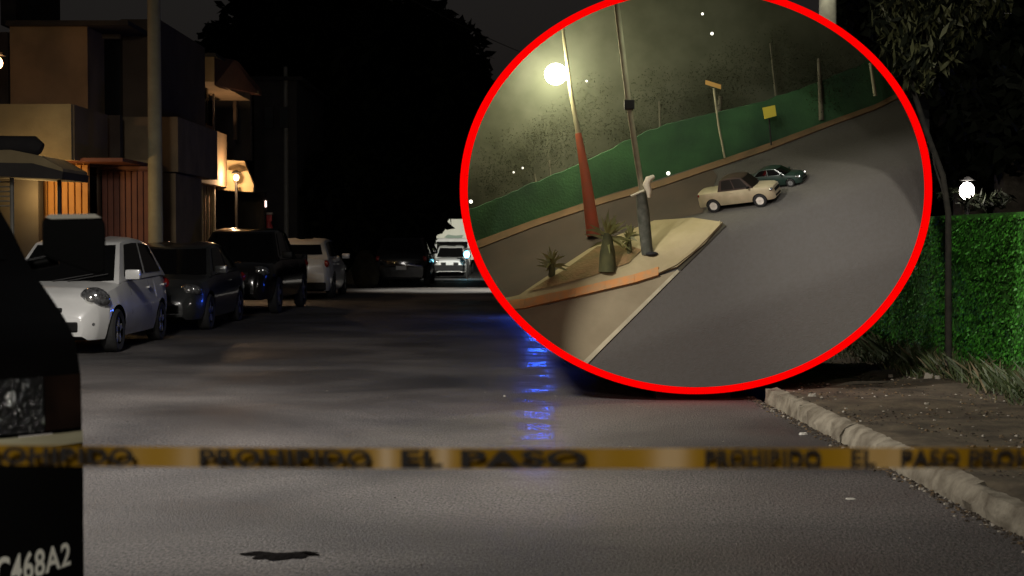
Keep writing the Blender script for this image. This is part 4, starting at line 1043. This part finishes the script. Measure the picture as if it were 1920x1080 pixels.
tubeobj('crossbar', [at(1183, 368, 15.34)-bpost.location, at(1208, 357, 15.34)-bpost.location], .012, mat('model_white', (.7, .65, .5), .6), bpost, 8)
ellobj('base', at(1222, 476, 15.34)-bpost.location, (.07, .05, .025), shellm, bpost, 12)
# white cloth hanging from the post
cl = bmesh.new()
tube(cl, [at(1226, 331, 15.3), at(1216, 336, 15.28), at(1212, 346, 15.28), at(1217, 358, 15.28), at(1217, 370, 15.3)], [.02, .036, .04, .032, .016], 10)
tag(bmobj('white_cloth', cl, mat('model_cloth', (.75, .68, .5), .7, bump=.4, scale=20), None, True, 60), 'crumpled white cloth hanging on the thick dark model post', 'cloth')
# signs
sg = tag(empty('model_sign', at(1352, 300, 16.5)), 'small tilted orange bar sign on a thin pale model post', 'model sign')
tubeobj('post', [at(1359, 296, 16.5)-sg.location, at(1347, 235, 16.5)-sg.location, at(1338, 165, 16.5)-sg.location], .011, palep, sg, 6)
def quadbox(name, pts, Y, d, m, parent):
    bm = bmesh.new(); a = [bm.verts.new(at(x, y, Y)-parent.location) for x, y in pts]; b = [bm.verts.new(at(x, y, Y)+Vector((0, d, 0))-parent.location) for x, y in pts]
    bm.faces.new(a); bm.faces.new(b[::-1])
    for i in range(len(pts)): bm.faces.new((a[i], a[(i+1) % len(pts)], b[(i+1) % len(pts)], b[i]))
    return bmobj(name, bm, m, parent)
quadbox('sign_plate', [(1323, 150), (1352, 159), (1352, 167), (1323, 158)], 16.45, .02, mat('model_sign_orange', (.62, .34, .08), .6), sg)
sy_ = tag(empty('model_sign', at(1442, 270, 16.5)), 'square yellow sign tilted before the model green wall', 'model sign')
tubeobj('post', [at(1446, 272, 16.5)-sy_.location, at(1442, 222, 16.5)-sy_.location], .009, shellm, sy_, 6)
quadbox('sign_plate', [(1430, 202), (1453, 197), (1456, 217), (1434, 223)], 16.42, .02, mat('model_sign_yellow', (.75, .62, .06), .6), sy_)
mpole('model_post_white', 'thin white model post beside the far end of the model wall', [(1641, 180), (1632, 118)], [7, 6], palep, 'model post', 16.5)
for px, py, r, s, lab in ((1335, 63, .017, 3, 'bright tiny lamp high in the model sky inside the oval'), (1317, 26, .014, 3, 'fainter tiny lamp above the brighter one in the model sky'),
                         (1253, 325, .02, 4, 'tiny white lamp on the kerb right of the white cloth'), (883, 378, .02, 3, 'tiny white lamp touching the left rim of the oval'), (1100, 152, .012, 3, 'tiny lamp just right of the blazing model lamp head'),
                         (963, 323, .012, 1.5, 'left one of two faint tiny lamps over the model wall'), (980, 315, .012, 1.5, 'right one of two faint tiny lamps over the model wall')):
    Yq = 16.5 if py < 300 or px < 1000 else 16.3
    t = tag(ellobj('tiny_lamp', (0, 0, 0), (r, r, r), emit('tiny_lamp_glow', (1, .95, .8), s), None, 10), lab, 'tiny lamp'); t.location = at(px, py, Yq)
# agave plants
ag = leafmat('model_agave', (.14, .15, .04), (.26, .25, .08), 9)
def agave(label, px, pb_, pc, R_, n, seed, stem):
    rnd2 = random.Random(seed); Y = GY(px, pb_)-.03; b = at(px, pb_, Y); c = at(px, pc, Y)-b
    t = tag(empty('model_agave', b), label, 'model plant')
    tubeobj('stem', [(0, 0, -.01), c*.5, c], [stem*mpp(Y)*.5, stem*mpp(Y)*.42, stem*mpp(Y)*.2], mat('model_stem', (.1, .1, .035), .9, c2=(.06, .065, .025), scale=10), t, 8)
    for k in range(n):
        a = rnd2.uniform(0, 6.28); el = rnd2.uniform(-.5, 1.4); L_ = R_*mpp(Y)*rnd2.uniform(.7, 1.1)
        d = Vector((math.cos(a)*math.cos(el), math.sin(a)*math.cos(el)*.6, math.sin(el))); sd = d.cross(Vector((0, -1, .1))).normalized()*.013
        q = c-Vector((0, 0, rnd2.uniform(0, .09)))
        pts = [q-sd*.6, q+sd*.6, q+d*L_*.5+sd, q+d*L_*.5-sd, q+d*L_-Vector((0, 0, L_*.12))]
        meshobj('leaf', pts, [(0, 1, 2, 3), (3, 2, 4)], ag, t)
agave('larger spiky model agave on a stout stem at the foot of the red lamp post', 1139, 508, 437, 52, 34, 1, 34)
agave('smaller spiky model agave at the left end of the island', 1035, 520, 487, 36, 20, 2, 14)
agave('leafy model agave between the larger one and the thick dark post', 1180, 478, 440, 30, 22, 3, 10)
# model cars, seated on the model road by their near wheels
def seat(spec, paint, pr, pf, name, label, cat, bulb=None):
    Pr, Pf = G(*pr), G(*pf); wr_, wf_ = spec['wheels']
    s = (Pf-Pr).length/(wf_-wr_); X = (Pf-Pr).normalized(); Z = (GN(*pr)+GN(*pf)); 
    # lift the far side a little less than the slope, as the body leans with the camber
    Z = (Z.normalized()*.62+Vector((-.14, 0, 1))*.38).normalized(); Z = (Z-X*Z.dot(X)).normalized(); Yv = Z.cross(X)
    sp = dict(spec); sp['mini'] = 1
    if bulb: sp['bulb'] = bulb
    c = make_car(name, (0, 0, 0), 0, sp, paint)
    near = -(spec['W']/2-.01)
    Mx = Matrix((X, Yv, Z)).transposed().to_4x4()
    loc = Pr-(X*wr_+Yv*near)*s
    c.matrix_world = Matrix.Translation(loc) @ Mx @ Matrix.Diagonal((s, s, s, 1))
    return tag(c, label, cat)
MSUV = dict(PICK); MSUV.update(R=.44, base=.42, roof=2.12, wr=.74, top=[(x, z+(.24 if z > .9 else .15)) for x, z in PICK['top']], hl_z=1.08, grille=(.86, 1.06), cab=(1.25, .55, -.95, -1.15))
gsuv = seat(MSUV, M['gold_paint'], (1340, 399), (1427, 389), 'model_pickup', 'pale gold model pickup turning across the model road inside the oval', 'model car')
mcab = mat('model_dark_cabin', (.05, .03, .022), .4, c2=(.035, .025, .018), scale=4); mrim = mat('model_white_rim', (.75, .7, .62), .5)
mglass = mat('model_glass', (.01, .008, .006), .55, spec=.2)
for ch in gsuv.children:
    if ch.name.startswith(('side_w', 'windsh', 'rear_w')): ch.data.materials[0] = mglass
    if ch.name.startswith('cabin'): ch.data.materials[0] = mcab
    if ch.name.startswith('wheel'):
        for q in ch.children: q.data.materials[0] = mrim
hb = emit('model_headlight_glow', (1, .95, .85), 7)
seat(dict(SEDAN), M['teal_paint'], (1418, 358), (1483, 351), 'model_sedan', 'dark green model sedan with lit headlights behind the gold model pickup', 'model car', hb)
# added fill lights inside the display box, hidden behind the rim
lamp('SPOT', at(1600, 130, 14.15), 62, (.8, .86, 1), .45, target=G(1560, 660), cone=95, blend=1, name='box_fill_light')
lamp('AREA', at(1300, 12, 15.0), 11, (.92, 1, .78), .8, target=at(1350, 260, 16.9), name='box_top_fill_light')
